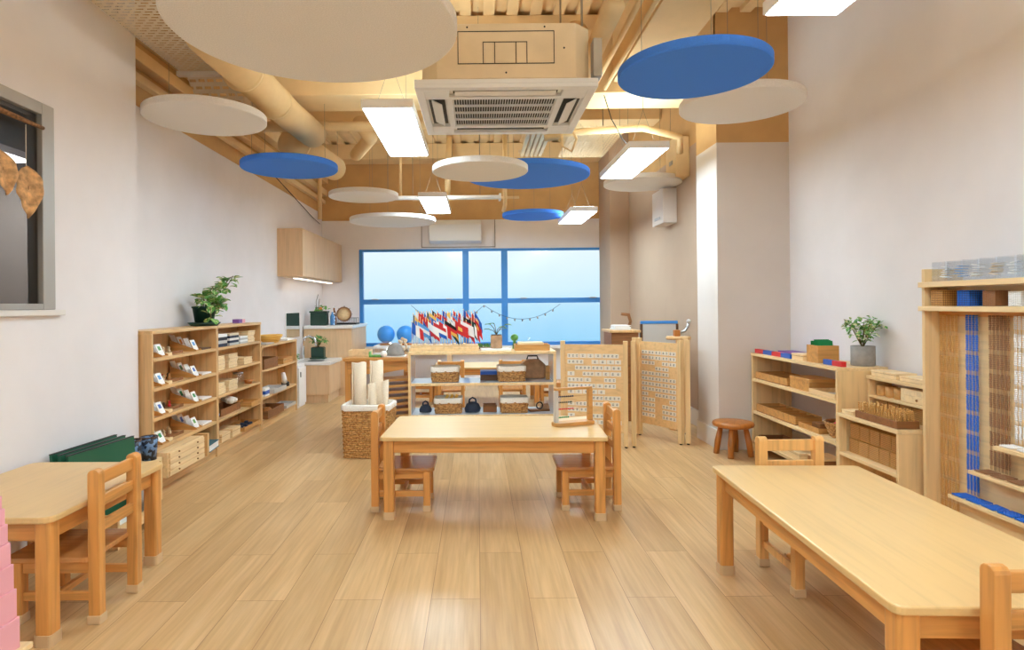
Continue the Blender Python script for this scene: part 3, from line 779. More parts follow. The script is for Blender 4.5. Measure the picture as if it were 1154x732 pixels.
for k in range(9): b.ball((random.uniform(-.05, .05), random.uniform(-.08, .08), .025 + random.uniform(0, .03)), .03, 8, 6, .8)
solo(b, 'cloth_bundle', 'cloth', 'crumpled white cloth bundle on the fourth shelf of the middle unit', 'cloth', (-2.165, 5.3, LV[3] + .0675 if False else LV[3] + .072))
solo(sm().ball((0, 0, .03), .035, 12, 8, .85), 'blue_ball', 'sky', 'small sky blue ball at the card end of the fourth shelf', 'ball', (-2.16, 5.02, LV[3] + .001))
for k, y in enumerate((5.08, 5.3)):
    flat_box('honey coloured low box on the bottom shelf, %s from the card end' % ORD[k], (-2.17, y, LV[4] + .001), .15, .17, .07, 'paley', 'low boxes on the bottom shelf of the middle unit')
tt = tray('work_tray', 'wide honey tray with dark pieces on the bottom shelf', (-2.18, 5.65, LV[4] + .001), .2, .42, .035, 'honey')
for k in range(7):
    solo(B(-.016, .016, -.02, .02, 0, .022), 'dark_tile', 'navy', '%s small dark tile in the wide tray on the bottom shelf' % ORD[k], 'tile', (-2.2 + .05 * (k % 2), 5.5 + k * .05, LV[4] + .0085), random.uniform(-.6, .6), 'small dark tiles')
# third unit
tray('work_tray', 'brown wooden tray on the first shelf of the low unit', (-2.2, 6.25, .576), .18, .42, .1, 'brown')
solo(sm().lathe([(.001, 0), (.04, 0), (.05, .05), (.03, .05), (.001, .052)], 16), 'dark_bowl', 'black', 'dark bowl inside the brown tray of the low unit', 'bowl', (-2.2, 6.3, .583))
flat_box('long pale box on the first shelf of the low unit', (-2.18, 6.8, .576), .15, .34, .06, 'honey', None)
tray('work_tray', 'pale tray on the second shelf of the low unit', (-2.18, 6.45, .311), .2, .4, .04, 'greyb')
t = thing('toy_box', 'small blue and white box on the second shelf of the low unit', 'box', (-2.16, 6.1, .311))
part(B(-.06, .06, -.06, .06, 0, .08), 'body', 'paper', t, .002); part(B(-.061, .061, -.061, .061, .02, .055), 'blue_band', 'bluep', t)
t = thing('doll_bottle', 'white bottle with black base tilted on the second shelf', 'bottle', (-2.16, 6.86, .311))
part(sm().tube([(0, -.02, .04), (0, -.045, .09), (0, -.075, .15)], [.03, .028, .022], 12), 'bottle_body', 'white_p', t)
part(sm().lathe([(.001, 0), (.045, 0), (.045, .04), (.03, .05), (.001, .05)], 14), 'base', 'black', t)
tray('work_tray', 'brown bottom tray with rope in the low unit', (-2.18, 6.3, .086), .2, .5, .08, 'brown')
b = sm()
for k in range(5):
    r = .07 - k * .01
    b.tube([(r * math.cos(a * PI / 8), r * 1.6 * math.sin(a * PI / 8), .012 + k * .012) for a in range(16)], .009, 6, True)
solo(b, 'coiled_rope', 'amber', 'coiled amber rope in the bottom tray of the low unit', 'rope', (-2.18, 6.3, .093))
tray('work_tray', 'grey flat tray on the bottom board of the low unit', (-2.18, 6.85, .086), .18, .35, .03, 'greyb')
# on the tops
def basket_shape(b, sx, sy, h, rows, r, flare=1.0, corner=.02, amp=.003, per=26):
    P_ = []
    base = rrect(sx, sy, corner, 3)
    n = len(base); pts = []
    seg = []
    for i in range(n):
        p, q = Vector(base[i]), Vector(base[(i + 1) % n]); seg.append((p, q, (q - p).length))
    tot = sum(s[2] for s in seg); m = per * 4
    for i in range(m):
        d = tot * i / m
        for p, q, l in seg:
            if d <= l: pts.append(p + (q - p) * (d / max(l, 1e-6))); break
            d -= l
    m = len(pts)
    for k in range(rows):
        z = r + (h - 2 * r) * k / max(1, rows - 1); f_ = 1 + (flare - 1) * k / max(1, rows - 1)
        cs = []
        for i, p in enumerate(pts):
            nn = p.normalized()
            off = amp * math.sin(i * PI / 2 + (k % 2) * PI)
            cs.append((p.x * f_ + nn.x * off, p.y * f_ + nn.y * off, z))
        b.tube(cs, r, 6, True)
    return b
t = thing('wicker_basket', 'shallow yellow wicker basket on top of the low unit', 'basket', (-2.2, 6.5, .821))
b = sm(); 
for k in range(5):
    rr = .09 + .012 * k
    b.tube([((rr + .003 * math.sin(a * PI / 2 + k * PI)) * math.cos(a * 2 * PI / 40) * .8, (rr) * 1.35 * math.sin(a * 2 * PI / 40), .008 + .016 * k) for a in range(40)], .0085, 6, True)
part(b, 'weave', 'yellow', t); part(sm().lathe([(.001, .002), (.08, .002), (.08, .006), (.001, .006)], 20), 'bottom', 'yellow', t)
solo(B(-.1, .1, -.12, .12, 0, .012), 'grey_tray', 'greyb', 'flat grey tray beside the yellow basket', 'tray', (-2.2, 6.2, .821), bevel=.003)
solo(B(-.09, .09, -.12, .12, 0, .02), 'paper_pile', 'paper', 'pile of white paper beyond the yellow basket', 'paper', (-2.2, 6.92, .821))
t = thing('funnel_bottle', 'small blue cone bottle on the low unit beside the tall unit', 'bottle', (-2.19, 6.02, .821))
part(sm().lathe([(.001, 0), (.045, 0), (.045, .02), (.012, .1), (.01, .13), (.001, .13)], 16), 'cone_body', 'acry', t); part(sm().lathe([(.001, .005), (.04, .005), (.03, .045), (.001, .045)], 16), 'blue_liquid', 'sky', t)
t = thing('toy_box', 'tiny purple and pink box on top of the middle unit', 'box', (-2.22, 5.7, 1.051))
part(B(-.03, .03, -.08, 0, 0, .035), 'purple_half', 'purple', t); part(B(-.03, .03, 0, .07, 0, .033), 'pink_half', 'pink', t)
# trailing plant
def leafy(bm, pts, n, l, w, spread=1.0, seed=1):
    rnd = random.Random(seed)
    for i in range(n):
        t = rnd.random(); k = t * (len(pts) - 1); j = min(int(k), len(pts) - 2); u = k - j
        p = Vector(pts[j]).lerp(Vector(pts[j + 1]), u)
        d = Vector((rnd.uniform(-1, 1), rnd.uniform(-1, 1), rnd.uniform(-.5, .7)))
        s = rnd.uniform(.75, 1.2)
        bm.leaf(p + d * .012 * spread, d, (rnd.uniform(-.3, .3), rnd.uniform(-.3, .3), 1), l * s, w * s)
t = thing('potted_plant', 'trailing variegated plant in a dark green pot on the tall units', 'plant', (-2.2, 4.93, 1.051))
part(sm().lathe([(.001, 0), (.1, 0), (.125, .025), (.12, .028), (.096, .008), (.001, .008)], 28), 'saucer', 'dgreen', t)
part(sm().lathe([(.001, .009), (.068, .009), (.088, .14), (.094, .14), (.094, .155), (.084, .155), (.08, .13), (.001, .125)], 28), 'pot', 'dgreen', t)
part(sm().lathe([(.001, .13), (.0795, .128), (.0795, .132), (.001, .138)], 20), 'soil', 'soil', t)
st, fo = sm(), MB()
V = [[(0, 0, .13), (.03, .08, .22), (.04, .2, .27), (.05, .34, .33), (.05, .46, .42)], [(0, .02, .13), (.02, .12, .25), (.03, .24, .29), (.04, .36, .37), (.04, .44, .41)],
     [(0, 0, .13), (.06, -.06, .2), (.1, -.12, .16), (.12, -.15, .06)], [(0, -.02, .13), (.03, -.07, .22), (.06, -.13, .2)], [(0, 0, .13), (.02, .05, .26), (.03, .1, .32)],
     [(.02, 0, .13), (.08, .03, .2), (.1, .05, .14)], [(0, .03, .13), (.04, .1, .2), (.08, .14, .17)]]
for i, v in enumerate(V):
    st.tube(v, .004, 6); leafy(fo, v[1:] if i > 1 else v, 26 if i < 2 else 15, .075, .06, 2.0, i)
part(st, 'stem', 'stem', t); part(fo, 'foliage', 'leaf', t)

# ------------------------------------------------------------------ kitchen corner
t = thing('sink_counter', 'low oak sink counter with white top', 'counter', (0, 0, 0))
part(B(XF + .02, -1.84, 7.57, 8.19, .1, .47), 'carcass', 'kit', t, .003)
part(B(XF + .04, -1.86, 7.6, 8.18, 0, .1), 'plinth', 'kit', t)
part(B(XF + .02, -1.82, 7.55, 8.19, .4705, .51), 'worktop', 'counter', t, .004)
b = MB(); b.prism([(x - 2.04, y + 7.72) for x, y in rrect(.24, .2, .04, 4)], .5102, .514)
part(b, 'sink_bowl', 'steel', t)
part(MB().prism([(x - 2.04, y + 7.72) for x, y in rrect(.2, .15, .04, 4)], .5142, .515), 'sink_drain', 'acd', t)
part(sm().tube([(-2.2, 7.72, .51), (-2.2, 7.72, .75), (-2.18, 7.72, .8), (-2.12, 7.72, .825), (-2.06, 7.72, .8), (-2.04, 7.72, .74), (-2.04, 7.72, .7)], .014, 12), 'faucet', 'chrome', t)
part(B(-1.839, -1.835, 7.6, 8.16, .11, .46), 'door', 'kit', t, .002)
t = thing('kitchen_counter', 'taller oak counter with white top beside the window', 'counter', (0, 0, 0))
part(B(XF + .02, -1.69, 8.2, YB - .02, .1, .895), 'carcass', 'kit', t, .003)
part(B(XF + .04, -1.71, 8.22, YB - .02, 0, .1), 'plinth', 'kit', t)
part(B(XF + .02, -1.67, 8.18, YB - .02, .8955, .937), 'worktop', 'counter', t, .004)
part(B(-1.689, -1.685, 8.24, 8.7, .12, .88).box(-1.689, -1.685, 8.71, 9.24, .12, .88), 'door', 'kit', t, .002)
t = thing('wall_cabinet', 'oak wall cabinet hanging over the kitchen counter', 'cabinet', (0, 0, 0))
part(B(XF, -2.07, 7.2, YB - .01, 1.555, 2.118), 'carcass', 'kit', t, .002)
for k in range(4):
    y0 = 7.2 + k * .52
    part(B(-2.069, -2.05, y0 + .002, y0 + .518, 1.557, 2.116), 'door', 'kit', t, .002)
t = thing('cabinet_downlight', 'slim strip lamp under the oak wall cabinet', 'lamp', (-2.2, 8.3, 1.535))
part(B(-.03, .03, -.9, .9, .006, .019), 'housing', 'lampw', t); part(B(-.025, .025, -.89, .89, 0, .006), 'diffuser', emit('cabinet lamp diffuser', (255, 236, 210), 2.2), t)
t = thing('white_cabinet', 'narrow white cabinet between the low unit and the sink', 'cabinet', (0, 0, 0))
part(B(XF + .02, -2.12, 7.2, 7.5, .0, .5), 'body', 'white_p', t, .004)
part(B(-2.119, -2.105, 7.2, 7.5, .03, .47), 'door', 'white_p', t, .004)
part(B(-2.104, -2.098, 7.25, 7.265, .36, .42), 'handle', 'black', t)
t = thing('wall_mirror', 'square mirror on the wall beside the sink', 'mirror', (0, 0, 0))
part(B(XF, XF + .012, 7.47, 8.03, .8, 1.12), 'backing', 'white_p', t); part(B(XF + .0125, XF + .016, 7.475, 8.025, .805, 1.115), 'glass', 'mirror', t)
# green planter, bottles, wooden drum and dish rack on the taller counter
t = thing('planter_box', 'dark green planter box on the taller kitchen counter', 'planter', (-2.15, 8.33, .938))
part(MB().prism([(-.11, -.07), (.11, -.07), (.11, .07), (-.11, .07)], 0, .17).box(-.12, .12, -.08, .08, .17, .195), 'box_body', 'dgreen', t, .008)
fo = MB(); leafy(fo, [(-.09, 0, .2), (0, 0, .24), (.09, 0, .2)], 24, .06, .035, 2, 21)
part(fo, 'foliage', 'leaf2', t)
st = sm(); st.tube([(-.04, 0, .19), (-.05, .02, .32), (-.02, .02, .42)], .004, 5); st.tube([(-.02, 0, .19), (0, .01, .36)], .004, 5)
part(st, 'twig', 'stem', t)
b = sm(); b.ball((.02, -.02, .225), .025, 10, 6); part(b, 'orange_fruit', 'amberp', t)
for k, (x, y, h, m_) in enumerate(((-1.98, 8.36, .2, 'sky'), (-1.94, 8.3, .17, 'acry'), (-1.99, 8.5, .26, 'brown'))):
    t = thing('bottle', '%s bottle beside the green planter on the taller counter' % ['sky blue', 'clear', 'brown wooden'][k], 'bottle', (x, y, .938))
    part(sm().lathe([(.001, 0), (.032, 0), (.034, .02), (.033, h * .6), (.012, h * .78), (.012, h * .9), (.001, h * .9)], 14), 'body', m_, t)
    part(sm().lathe([(.001, h * .902), (.015, h * .902), (.015, h), (.001, h)], 12), 'cap', 'white_p', t)
t = thing('tambourine', 'round wooden tambourine propped behind the bottles', 'tambourine', (-1.84, 8.45, 1.085))
m = Matrix.Rotation(PI / 2 - .15, 4, 'X')
part(sm().lathe([(.001, -.005), (.09, -.005), (.09, .005), (.001, .005)], 28, mat=m), 'skin', 'paley', t)
part(sm().lathe([(.091, -.02), (.1, -.02), (.1, .03), (.091, .03), (.091, -.02)], 28, mat=m), 'hoop', 'brown', t)
b = sm()
for k in range(8): a = k * PI / 4; b.ball(m @ Vector((.108 * math.cos(a), .108 * math.sin(a), .005)), .01, 8, 5)
part(b, 'jingle', 'steel', t)
t = thing('dish_rack', 'dark dish rack with upright rods on the taller counter', 'dish rack', (-1.87, 8.75, .938))
part(B(-.16, .16, -.12, .12, 0, .02), 'drip_tray', 'black', t, .004)
b = MB()
for k in range(11): x = -.15 + k * .03; b.cyl((x, -.1, .02), (x, -.1, .09), .004, n=6).cyl((x, .1, .02), (x, .1, .09), .004, n=6)
b.cyl((-.155, -.1, .09), (.155, -.1, .09), .005, n=6).cyl((-.155, .1, .09), (.155, .1, .09), .005, n=6)
part(b, 'rod_grille', 'steel', t)
t = thing('potted_plant', 'leafy plant in a dark pot on the sink counter', 'plant', (-2.09, 8.02, .511))
part(MB().prism(rrect(.2, .14, .02), 0, .02), 'saucer', 'dgreen', t); part(MB().prism(rrect(.17, .12, .02), .0205, .15), 'pot', 'dgreen', t, .004)
part(MB().prism(rrect(.15, .1, .02), .1505, .154), 'soil', 'soil', t)
fo, st = MB(), sm()
for k in range(8):
    a = k * 2.4; v = [(0, 0, .15), (.04 * math.cos(a), .04 * math.sin(a), .22), (.1 * math.cos(a), .08 * math.sin(a), .27)]
    st.tube(v, .003, 5); leafy(fo, v[1:], 7, .05, .035, 2, 40 + k)
part(st, 'stem', 'stem', t); part(fo, 'foliage', 'leaf2', t)
t = thing('potted_plant', 'tiny plant cup on the white cabinet', 'plant', (-2.2, 7.34, .501))
part(sm().lathe([(.001, 0), (.035, 0), (.045, .08), (.04, .08), (.001, .07)], 16), 'pot', 'white_p', t)
fo = MB(); leafy(fo, [(0, 0, .08), (.02, 0, .14)], 14, .05, .03, 2, 55); part(fo, 'foliage', 'leaf2', t)

# ------------------------------------------------------------------ desk, tray rack, hamper
t = thing('work_desk', 'wooden desk with deep apron behind the wicker hamper', 'desk', (0, 0, 0))
part(B(-1.235, -.64, 5.6, 6.3, .69, .72), 'desktop', 'legx', t, .004)
part(MB().prism([(-1.2, .57), (-.92, .57), (-.66, .615), (-.66, .689), (-1.2, .689)], 0, .02, Matrix(((1, 0, 0, 0), (0, 0, -1, 5.65), (0, 1, 0, 0), (0, 0, 0, 1)))), 'apron', 'legx', t, .002)
for x, y in ((-1.2, 5.66), (-1.2, 6.24), (-.68, 6.24)): part(MB().cbox((x, y, .345), (.05, .05, .688)), 'leg', 'leg', t, .003)
part(B(-1.2, -.68, 6.25, 6.27, .6, .689), 'back_rail', 'legx', t)
t = thing('tray_rack', 'open wooden rack of flat trays under the desk corner', 'rack', (-.8, 5.82, 0), .42)
for sx in (-.16, .16): part(B(sx - .012, sx + .012, .1, .13, 0, .55), 'upright', 'leg', t)
part(B(-.172, .172, -.13, -.11, 0, .03), 'foot_rail', 'legx', t)
part(B(-.185, -.172, -.13, .13, 0, .55).box(.172, .185, -.0, .13, 0, .55), 'side_panel', 'oak', t)
for k in range(9): part(B(-.17, .17, -.13, .099, .045 + k * .056, .068 + k * .056), 'flat_tray', 'honey', t, .002)

t = thing('wicker_hamper', 'tall wicker hamper with white liner holding rolled mats', 'hamper', (-.88, 4.95, 0), -.06)
b = basket_shape(sm(), .355, .27, .40, 24, .0095, 1.06, .03, .004, 18)
part(b, 'weave', 'wicker', t)
part(MB().prism(rrect(.335, .25, .025), .004, .012), 'bottom', 'wicker', t)
b = MB(); o1, o2 = rrect(.398, .312, .035, 4), rrect(.345, .262, .03, 4); n = len(o1)
cs = []
for i in range(n):
    a, c_ = o1[i], o2[i]; j = .006 * math.sin(i * 2.1)
    cs.append([Vector((a[0], a[1], .376 + j)), Vector((a[0], a[1], .41)), Vector(((a[0] + c_[0]) / 2, (a[1] + c_[1]) / 2, .422)), Vector((c_[0], c_[1], .41)), Vector((c_[0], c_[1], .34))])
b.smooth = True; b.ring([[q[k] for q in cs] for k in range(5)], n, caps=False)
part(b, 'liner', 'cloth', t)
def rolled(label, loc, h, w, d, lean, rz=0):
    b = sm(); turns = 2.6; n = 44; ring0, ring1 = [], []
    lay = []
    for i in range(n):
        a = turns * 2 * PI * i / (n - 1); r = .35 + .65 * i / (n - 1)
        lay.append((w / 2 * r * math.cos(a), d / 2 * r * math.sin(a)))
    vs, fs = [], []
    for x, y in lay: vs += [(x, y, 0), (x * .98 + lean * .5, y, h * .5), (x + lean, y, h + .006 * math.sin(x * 60))]
    for i in range(n - 1):
        for k in range(2): fs.append((i * 3 + k, i * 3 + 3 + k, i * 3 + 4 + k, i * 3 + 1 + k))
    b.add(vs, fs)
    o = solo(b, 'rolled_mat', 'canvas', label, 'mat', loc, rz, 'rolled canvas mats in the hamper')
    s = o.modifiers.new('solid', 'SOLIDIFY'); s.thickness = .006
    return o
rolled('tall rolled cream mat at the kitchen side of the hamper', (-.958, 4.955, .02), .72, .13, .1, .0)
rolled('tall rolled cream mat at the middle of the hamper', (-.825, 5.005, .02), .73, .12, .09, .0)
rolled('short rolled cream mat in front at the shelf side of hamper', (-.845, 4.895, .02), .56, .075, .07, .0)
rolled('short rolled cream mat at the shelf end of the hamper', (-.762, 4.895, .02), .58, .068, .07, .02)

# things on the desk
tray('label_tray', 'small pale wooden tray on the desk by the window', (-1.12, 5.85, .721), .2, .16, .06, 'paley')
t = thing('cloche', 'clear dome cover standing on the desk', 'cloche', (-.9, 6.05, .721))
part(sm().ball((0, 0, .0), .13, 24, 10, 1.0, .02, PI / 2), 'dome', 'acry', t); part(sm().lathe([(.001, 0), (.14, 0), (.14, .008), (.001, .008)], 24), 'dish', 'white_p', t)
solo(sm().lathe([(.001, .12), (.03, .115), (.06, .09), (.085, .03), (.09, 0), (.001, 0)][::-1], 24), 'grey_bowl', 'grey', 'upturned grey bowl on the desk', 'bowl', (-.78, 5.78, .729))
solo(B(-.12, .12, -.1, .1, 0, .007), 'paper_pile', 'paper', 'white papers under the upturned bowl on the desk', 'paper', (-.8, 5.78, .721))
solo(B(-.11, .11, -.08, .08, 0, .012), 'paper_pile', 'paper', 'white papers at the kitchen end of the desk', 'paper', (-1.1, 5.69, .721)) if False else None
t = thing('green_tray', 'green tray with upright handle on the desk', 'tray', (-.95, 5.72, .721))
part(B(-.06, .06, -.05, .05, 0, .018), 'base', 'leaf2', t, .003); part(B(-.06, -.052, -.05, .05, .018, .05), 'end_wall', 'leaf2', t)
solo(sm().ball((0, 0, .03), .032, 12, 8), 'white_ball', 'paper', 'white ball on the desk beside the green tray', 'ball', (-.87, 5.66, .721))
t = thing('flower_bunch', 'bunch of cream flowers lying on the desk beside the bowl', 'flowers', (-.7, 5.9, .721))
b = sm()
for k in range(22): b.ball((random.uniform(-.06, .02), random.uniform(-.03, .05), .05 + random.uniform(0, .11)), .016, 7, 5)
part(b, 'blossom', 'canvas', t)
st = sm()
for k in range(5): st.tube([(-.03 + k * .012, 0, .05), (.0 + k * .012, -.02, 0.005)], .003, 5)
part(st, 'stem', 'stem', t)
# low table under the window with the blue balls
t = thing('window_bench', 'low white bench under the window with blue globes', 'bench', (0, 0, 0))
part(B(-1.45, -.35, 8.5, 8.95, .6, .64), 'bench_top', 'counter', t, .004)
for x in (-1.4, -.4): part(B(x - .03, x + .03, 8.53, 8.92, 0, .6), 'leg_panel', 'kit', t)
t = thing('globe', 'glossy blue globe on the bench, nearer the kitchen', 'globe', (-1.3, 8.7, .641))
part(sm().ball((0, 0, .15), .125, 28, 18), 'sphere', 'globe', t); part(sm().lathe([(.001, 0), (.1, 0), (.09, .02), (.03, .03), (.001, .03)], 20), 'foot', 'amber', t)
dup(t, (-1.02, 8.65, .641), .6, 'glossy blue globe on the bench, nearer the flags')
solo(B(-.12, .12, -.1, .1, 0, .1), 'white_crate', 'acry', 'clear storage crate at the kitchen end of the bench', 'crate', (-1.36 + .03, 8.7, .641)) if False else None

# ------------------------------------------------------------------ open shelf in the middle with flags
SX0, SX1, SY0, SY1 = -.595, .665, 5.2, 5.58
t = thing('open_shelf', 'low open wooden shelf with pale boards holding flags and baskets', 'shelf', (0, 0, 0))
for x in (SX0, SX1 - .022): part(B(x, x + .022, SY0, SY1, 0, .776), 'side_panel', 'birch', t, .002)
part(B(SX0, SX1, SY0, SY1, .776, .8), 'top_board', 'birchx', t, .003)
for z in (.535, .265, .07):
    s = part(B(SX0 + .022, SX1 - .022, SY0 + .012, SY1 - .005, z - .02, z), 'shelf_board', 'lam_reflect', t)
    part(B(SX0 + .022, SX1 - .022, SY0 + .001, SY0 + .0118, z - .022, z), 'wood_lipping', 'birchx', s, .001)
for x in (SX0 + .0225, SX1 - .0225 - .003): part(B(x, x + .003, SY0 + .015, SY1 - .01, .08, .51).box(x, x + .003, SY0 + .015, SY1 - .01, .54, .77), 'reflection_lining', 'lam_reflect', t)  # thin sheets coloured like window light mirrored on the inner sides
def liner_basket(loc, label, rz=0):
    t = thing('woven_basket', label, 'basket', loc, rz, 'small woven baskets with white liners')
    part(basket_shape(sm(), .215, .16, .1, 6, .0095, 1.05, .02, .005, 10), 'weave', 'hyac', t)
    part(MB().prism(rrect(.2, .145, .02), .003, .01), 'bottom', 'hyac', t)
    o1, o2 = rrect(.246, .19, .025, 4), rrect(.215, .16, .02, 4); n = len(o1); b = sm()
    b.ring([[Vector((p[0], p[1], z + .003 * math.sin(i * 1.7))) for i, p in enumerate(o)] for o, z in ((o1, .088), (o1, .13), (o2, .134), (o2, .07))], n, caps=False)
    part(b, 'liner', 'cloth', t)
    return t
liner_basket((-.285, 5.33, .537), 'woven basket with white liner on the middle board under the flags')
liner_basket((.288, 5.33, .537), 'woven basket with white liner on the middle board beside the brown bag', .03)
liner_basket((-.26, 5.33, .267), 'woven basket with white liner on the lower board, blocks sticking out')
liner_basket((.31, 5.33, .267), 'woven basket with white liner on the lower board beside brown pieces', -.03)
for k in range(3):
    m = Matrix.Translation((-.31 + k * .04, 5.33, .33)) @ Matrix.Rotation(.5, 4, 'Y')
    solo(MB().box(-.012, .012, -.02, .02, -.02 + k * .006, .1, m), 'wooden_stick', 'yellow', '%s yellow stick leaning out of the lower basket under the flags' % ORD[k], 'stick', group='yellow sticks in the lower basket')
def bag(label, loc, mat, w, h):
    t = thing('fabric_bag', label, 'bag', loc, .2)
    b = sm(); b.lathe([(.001, 0), (w * .5, .004), (w * .56, h * .35), (w * .42, h * .8), (w * .18, h), (.001, h)], 18)
    for i, p in enumerate(b.v): b.v[i] = (p[0], p[1] * .6, p[2])
    part(b, 'pouch', mat, t)
    part(sm().tube([(-w * .25, 0, h * .85), (-w * .2, 0, h * 1.25), (0, 0, h * 1.4), (w * .2, 0, h * 1.25), (w * .25, 0, h * .85)], .007, 7), 'handle', mat, t)
bag('small navy bag on the lower board beside the desk rack', (-.46, 5.33, .266), 'navy', .1, .07)
bag('navy bag on the lower board between the two baskets, under flags', (-.05, 5.33, .266), 'navy', .13, .09)
tray('work_tray', 'small brown wooden tray on the lower board between the baskets', (.1, 5.38, .266), .12, .12, .06, 'brown')
for k, (m_, h) in enumerate((('dark', .05), ('bluep', .03))):
    solo(B(-.08, .08, -.07, .07, 0, h), 'book', m_, ['dark brown box under the blue book on the middle board', 'blue book on the dark box of the middle board'][k], 'book', (.1, 5.42, .536 + k * .051), bevel=.003)
t = thing('leather_bag', 'brown house shaped bag on the middle board', 'bag', (.49, 5.5, .536))
part(MB().prism([(-.11, 0), (.11, 0), (.115, .12), (.06, .17), (-.06, .17), (-.115, .12)], 0, .08, Matrix(((1, 0, 0, 0), (0, 0, -1, .04), (0, 1, 0, 0), (0, 0, 0, 1)))), 'body', 'tan', t, .012)
part(sm().tube([(-.05, 0, .168), (-.04, 0, .2), (.04, 0, .2), (.05, 0, .168)], .007, 8), 'handle', 'black', t)
solo(B(-.018, .018, -.03, .03, 0, .12), 'wooden_block', 'honey', 'upright honey block beside the brown bag', 'block', (.612, 5.4, .536), bevel=.004)
t = thing('wooden_tool', 'brown wooden tool with a ring on the lower board near word screen', 'tool', (.53, 5.36, .266), .2)
part(B(-.09, .09, -.035, .035, 0, .018), 'plank', 'brown', t, .003)
part(sm().tube([(.028 * math.cos(a * PI / 8), -.02, .05 + .028 * math.sin(a * PI / 8)) for a in range(16)], .006, 7, True), 'ring', 'black', t)
part(MB().prism([(.0, .018), (.1, .018), (.085, .06), (.05, .06)], 0, .03, Matrix(((1, 0, 0, 0), (0, 0, -1, .03), (0, 1, 0, 0), (0, 0, 0, 1)))), 'wedge', 'tan', t)
# flag stand
FZ = .801
t = thing('flag_stand', 'pale wooden block stand for small table flags', 'flag stand', (-.29, 5.38, FZ))
part(B(-.3, .3, -.115, .115, 0, .03), 'lower_block', 'paley', t, .003); part(B(-.292, .292, -.1, .1, .0302, .052), 'upper_block', 'paley', t, .003)
for k in range(6):
    x = -.25 + k * .085
    part(sm().ball((x, -.085, .052), .018, 12, 6, 1, 0, PI / 2), 'knob', 'pale', t)
CM = ['red', 'bluep', 'paper', 'yellow', 'dgreen', 'sky', 'black', 'navy']
FN = ['red', 'blue', 'white', 'yellow', 'green', 'sky blue', 'black', 'navy']
DES = [('v', (1, 2, 0)), ('s', (0, 3)), ('s', (0, 3)), ('h', (2, 2, 0)), ('s', (0, 3)), ('v', (4, 2, 0)), ('h', (6, 0, 3)), ('h', (5, 2, 5)), ('v', (1, 3, 0)), ('s', (2, 0)), ('h', (0, 2, 1)), ('s', (0, 3)), ('v', (7, 3, 0)), ('h', (4, 3, 4)), ('s', (1, 3)), ('h', (3, 1, 0)), ('s', (0, 2)), ('v', (0, 2, 0))]
def make_flag(idx, x, y, h, ang, row, num):
    kind, cs = DES[idx % len(DES)]
    desc = 'flag, ' + (' '.join(FN[c] for c in cs) + ' bands' if kind != 's' else FN[cs[0]] + ' with ' + FN[cs[1]] + ' emblem')
    t = thing('table_flag', '%s, %s in the %s row of the flag stand' % (desc, ORD[num], row), 'flag', (x, y, FZ + .053), 0, 'small table flags')
    part(sm().cyl((0, 0, 0), (0, 0, h), .0022, n=6), 'pole', 'pale', t)
    part(sm().ball((0, 0, h), .005, 8, 5), 'finial', 'yellow', t)
    nu, nv = 9, 6; fl, ho = .135, .098
    b = sm(); vs, fs = [], []
    dx, dy = math.cos(ang), math.sin(ang)
    droop = random.uniform(.4, .95) if num < 10 else 1.0
    for i in range(nu + 1):
        for j in range(nv + 1):
            u = i / nu; v = j / nv
            q = fl * u * math.cos(droop) + .002 + v * .012 * u; dz = fl * u * math.sin(droop)
            z = h - .004 - v * ho * (1 - .06 * u) - dz
            wv = .0032 * math.sin(34 * (x * dx + y * dy + q) + 11 * z)
            vs.append((dx * q - dy * wv, dy * q + dx * wv, z))
    for i in range(nu):
        for j in range(nv):
            fs.append((i * (nv + 1) + j, (i + 1) * (nv + 1) + j, (i + 1) * (nv + 1) + j + 1, i * (nv + 1) + j + 1))
    b.add(vs, fs)
    for q in range(len(b.m)):
        i, j = divmod(q, nv)
        if kind == 'v': b.m[q] = min(2, i * 3 // nu)
        elif kind == 'h': b.m[q] = min(2, j * 3 // nv)
        else: b.m[q] = 1 if (2 <= i <= 4 and 2 <= j <= 3) else 0
    part(b, 'cloth', [CM[c] for c in cs], t)
idx = 0
FA = -.5; FP = .047; FD = FP * abs(math.sin(FA))
for r_, hh in enumerate((.215, .25, .28, .298)):
    yy = -.06 + r_ * .046
    for q in range(12):
        # every flag hangs in its own plane, a quarter step from the planes of the other rows
        x0 = -.29 - .28 + q * FP + (r_ % 2) * .022
        want = r_ * FD / 4; have = (-x0 * math.sin(FA) + yy * math.cos(FA)) % FD
        y0 = yy + (want - have) / math.cos(FA)
        make_flag(idx * 7 + r_ * 3, x0, 5.38 + y0, hh + random.uniform(-.015, .006), FA, ['front', 'second', 'third', 'back'][r_], q)
        idx += 1
# clay pot plant, papers and tray on the shelf top
solo(B(-.13, .13, -.1, .1, 0, .012), 'paper_pile', 'paper', 'white papers under the clay pot on the open shelf', 'paper', (.155, 5.39, .801), .05)
t = thing('potted_plant', 'round leaved plant in a brown clay pot beside the flags', 'plant', (.165, 5.42, .814))
part(MB().prism(rrect(.1, .1, .012), 0, .115), 'pot', 'tan', t, .005); part(MB().prism(rrect(.088, .088, .012), .1155, .119), 'soil', 'soil', t)
st, fo = sm(), MB()
for k, (dx, dz, l) in enumerate(((.09, .2, .07), (-.06, .21, .06), (-.07, .13, .06), (.03, .16, .07), (.07, .14, .05), (-.02, .22, .055))):
    v = [(0, 0, .117), (dx * .4, .01 * k - .02, .117 + dz * .3), (dx * .8, .01 * k - .02, .09 + dz * .55)]
    st.tube(v, .003, 6)
    for q in (-1, 1): fo.leaf(v[2], (math.copysign(1, dx) * (.7 + .2 * q), .4 * q, .35), (0, 0, 1), l, l * .6, .4)
part(st, 'stem', 'stem', t); part(fo, 'foliage', 'leaf2', t)
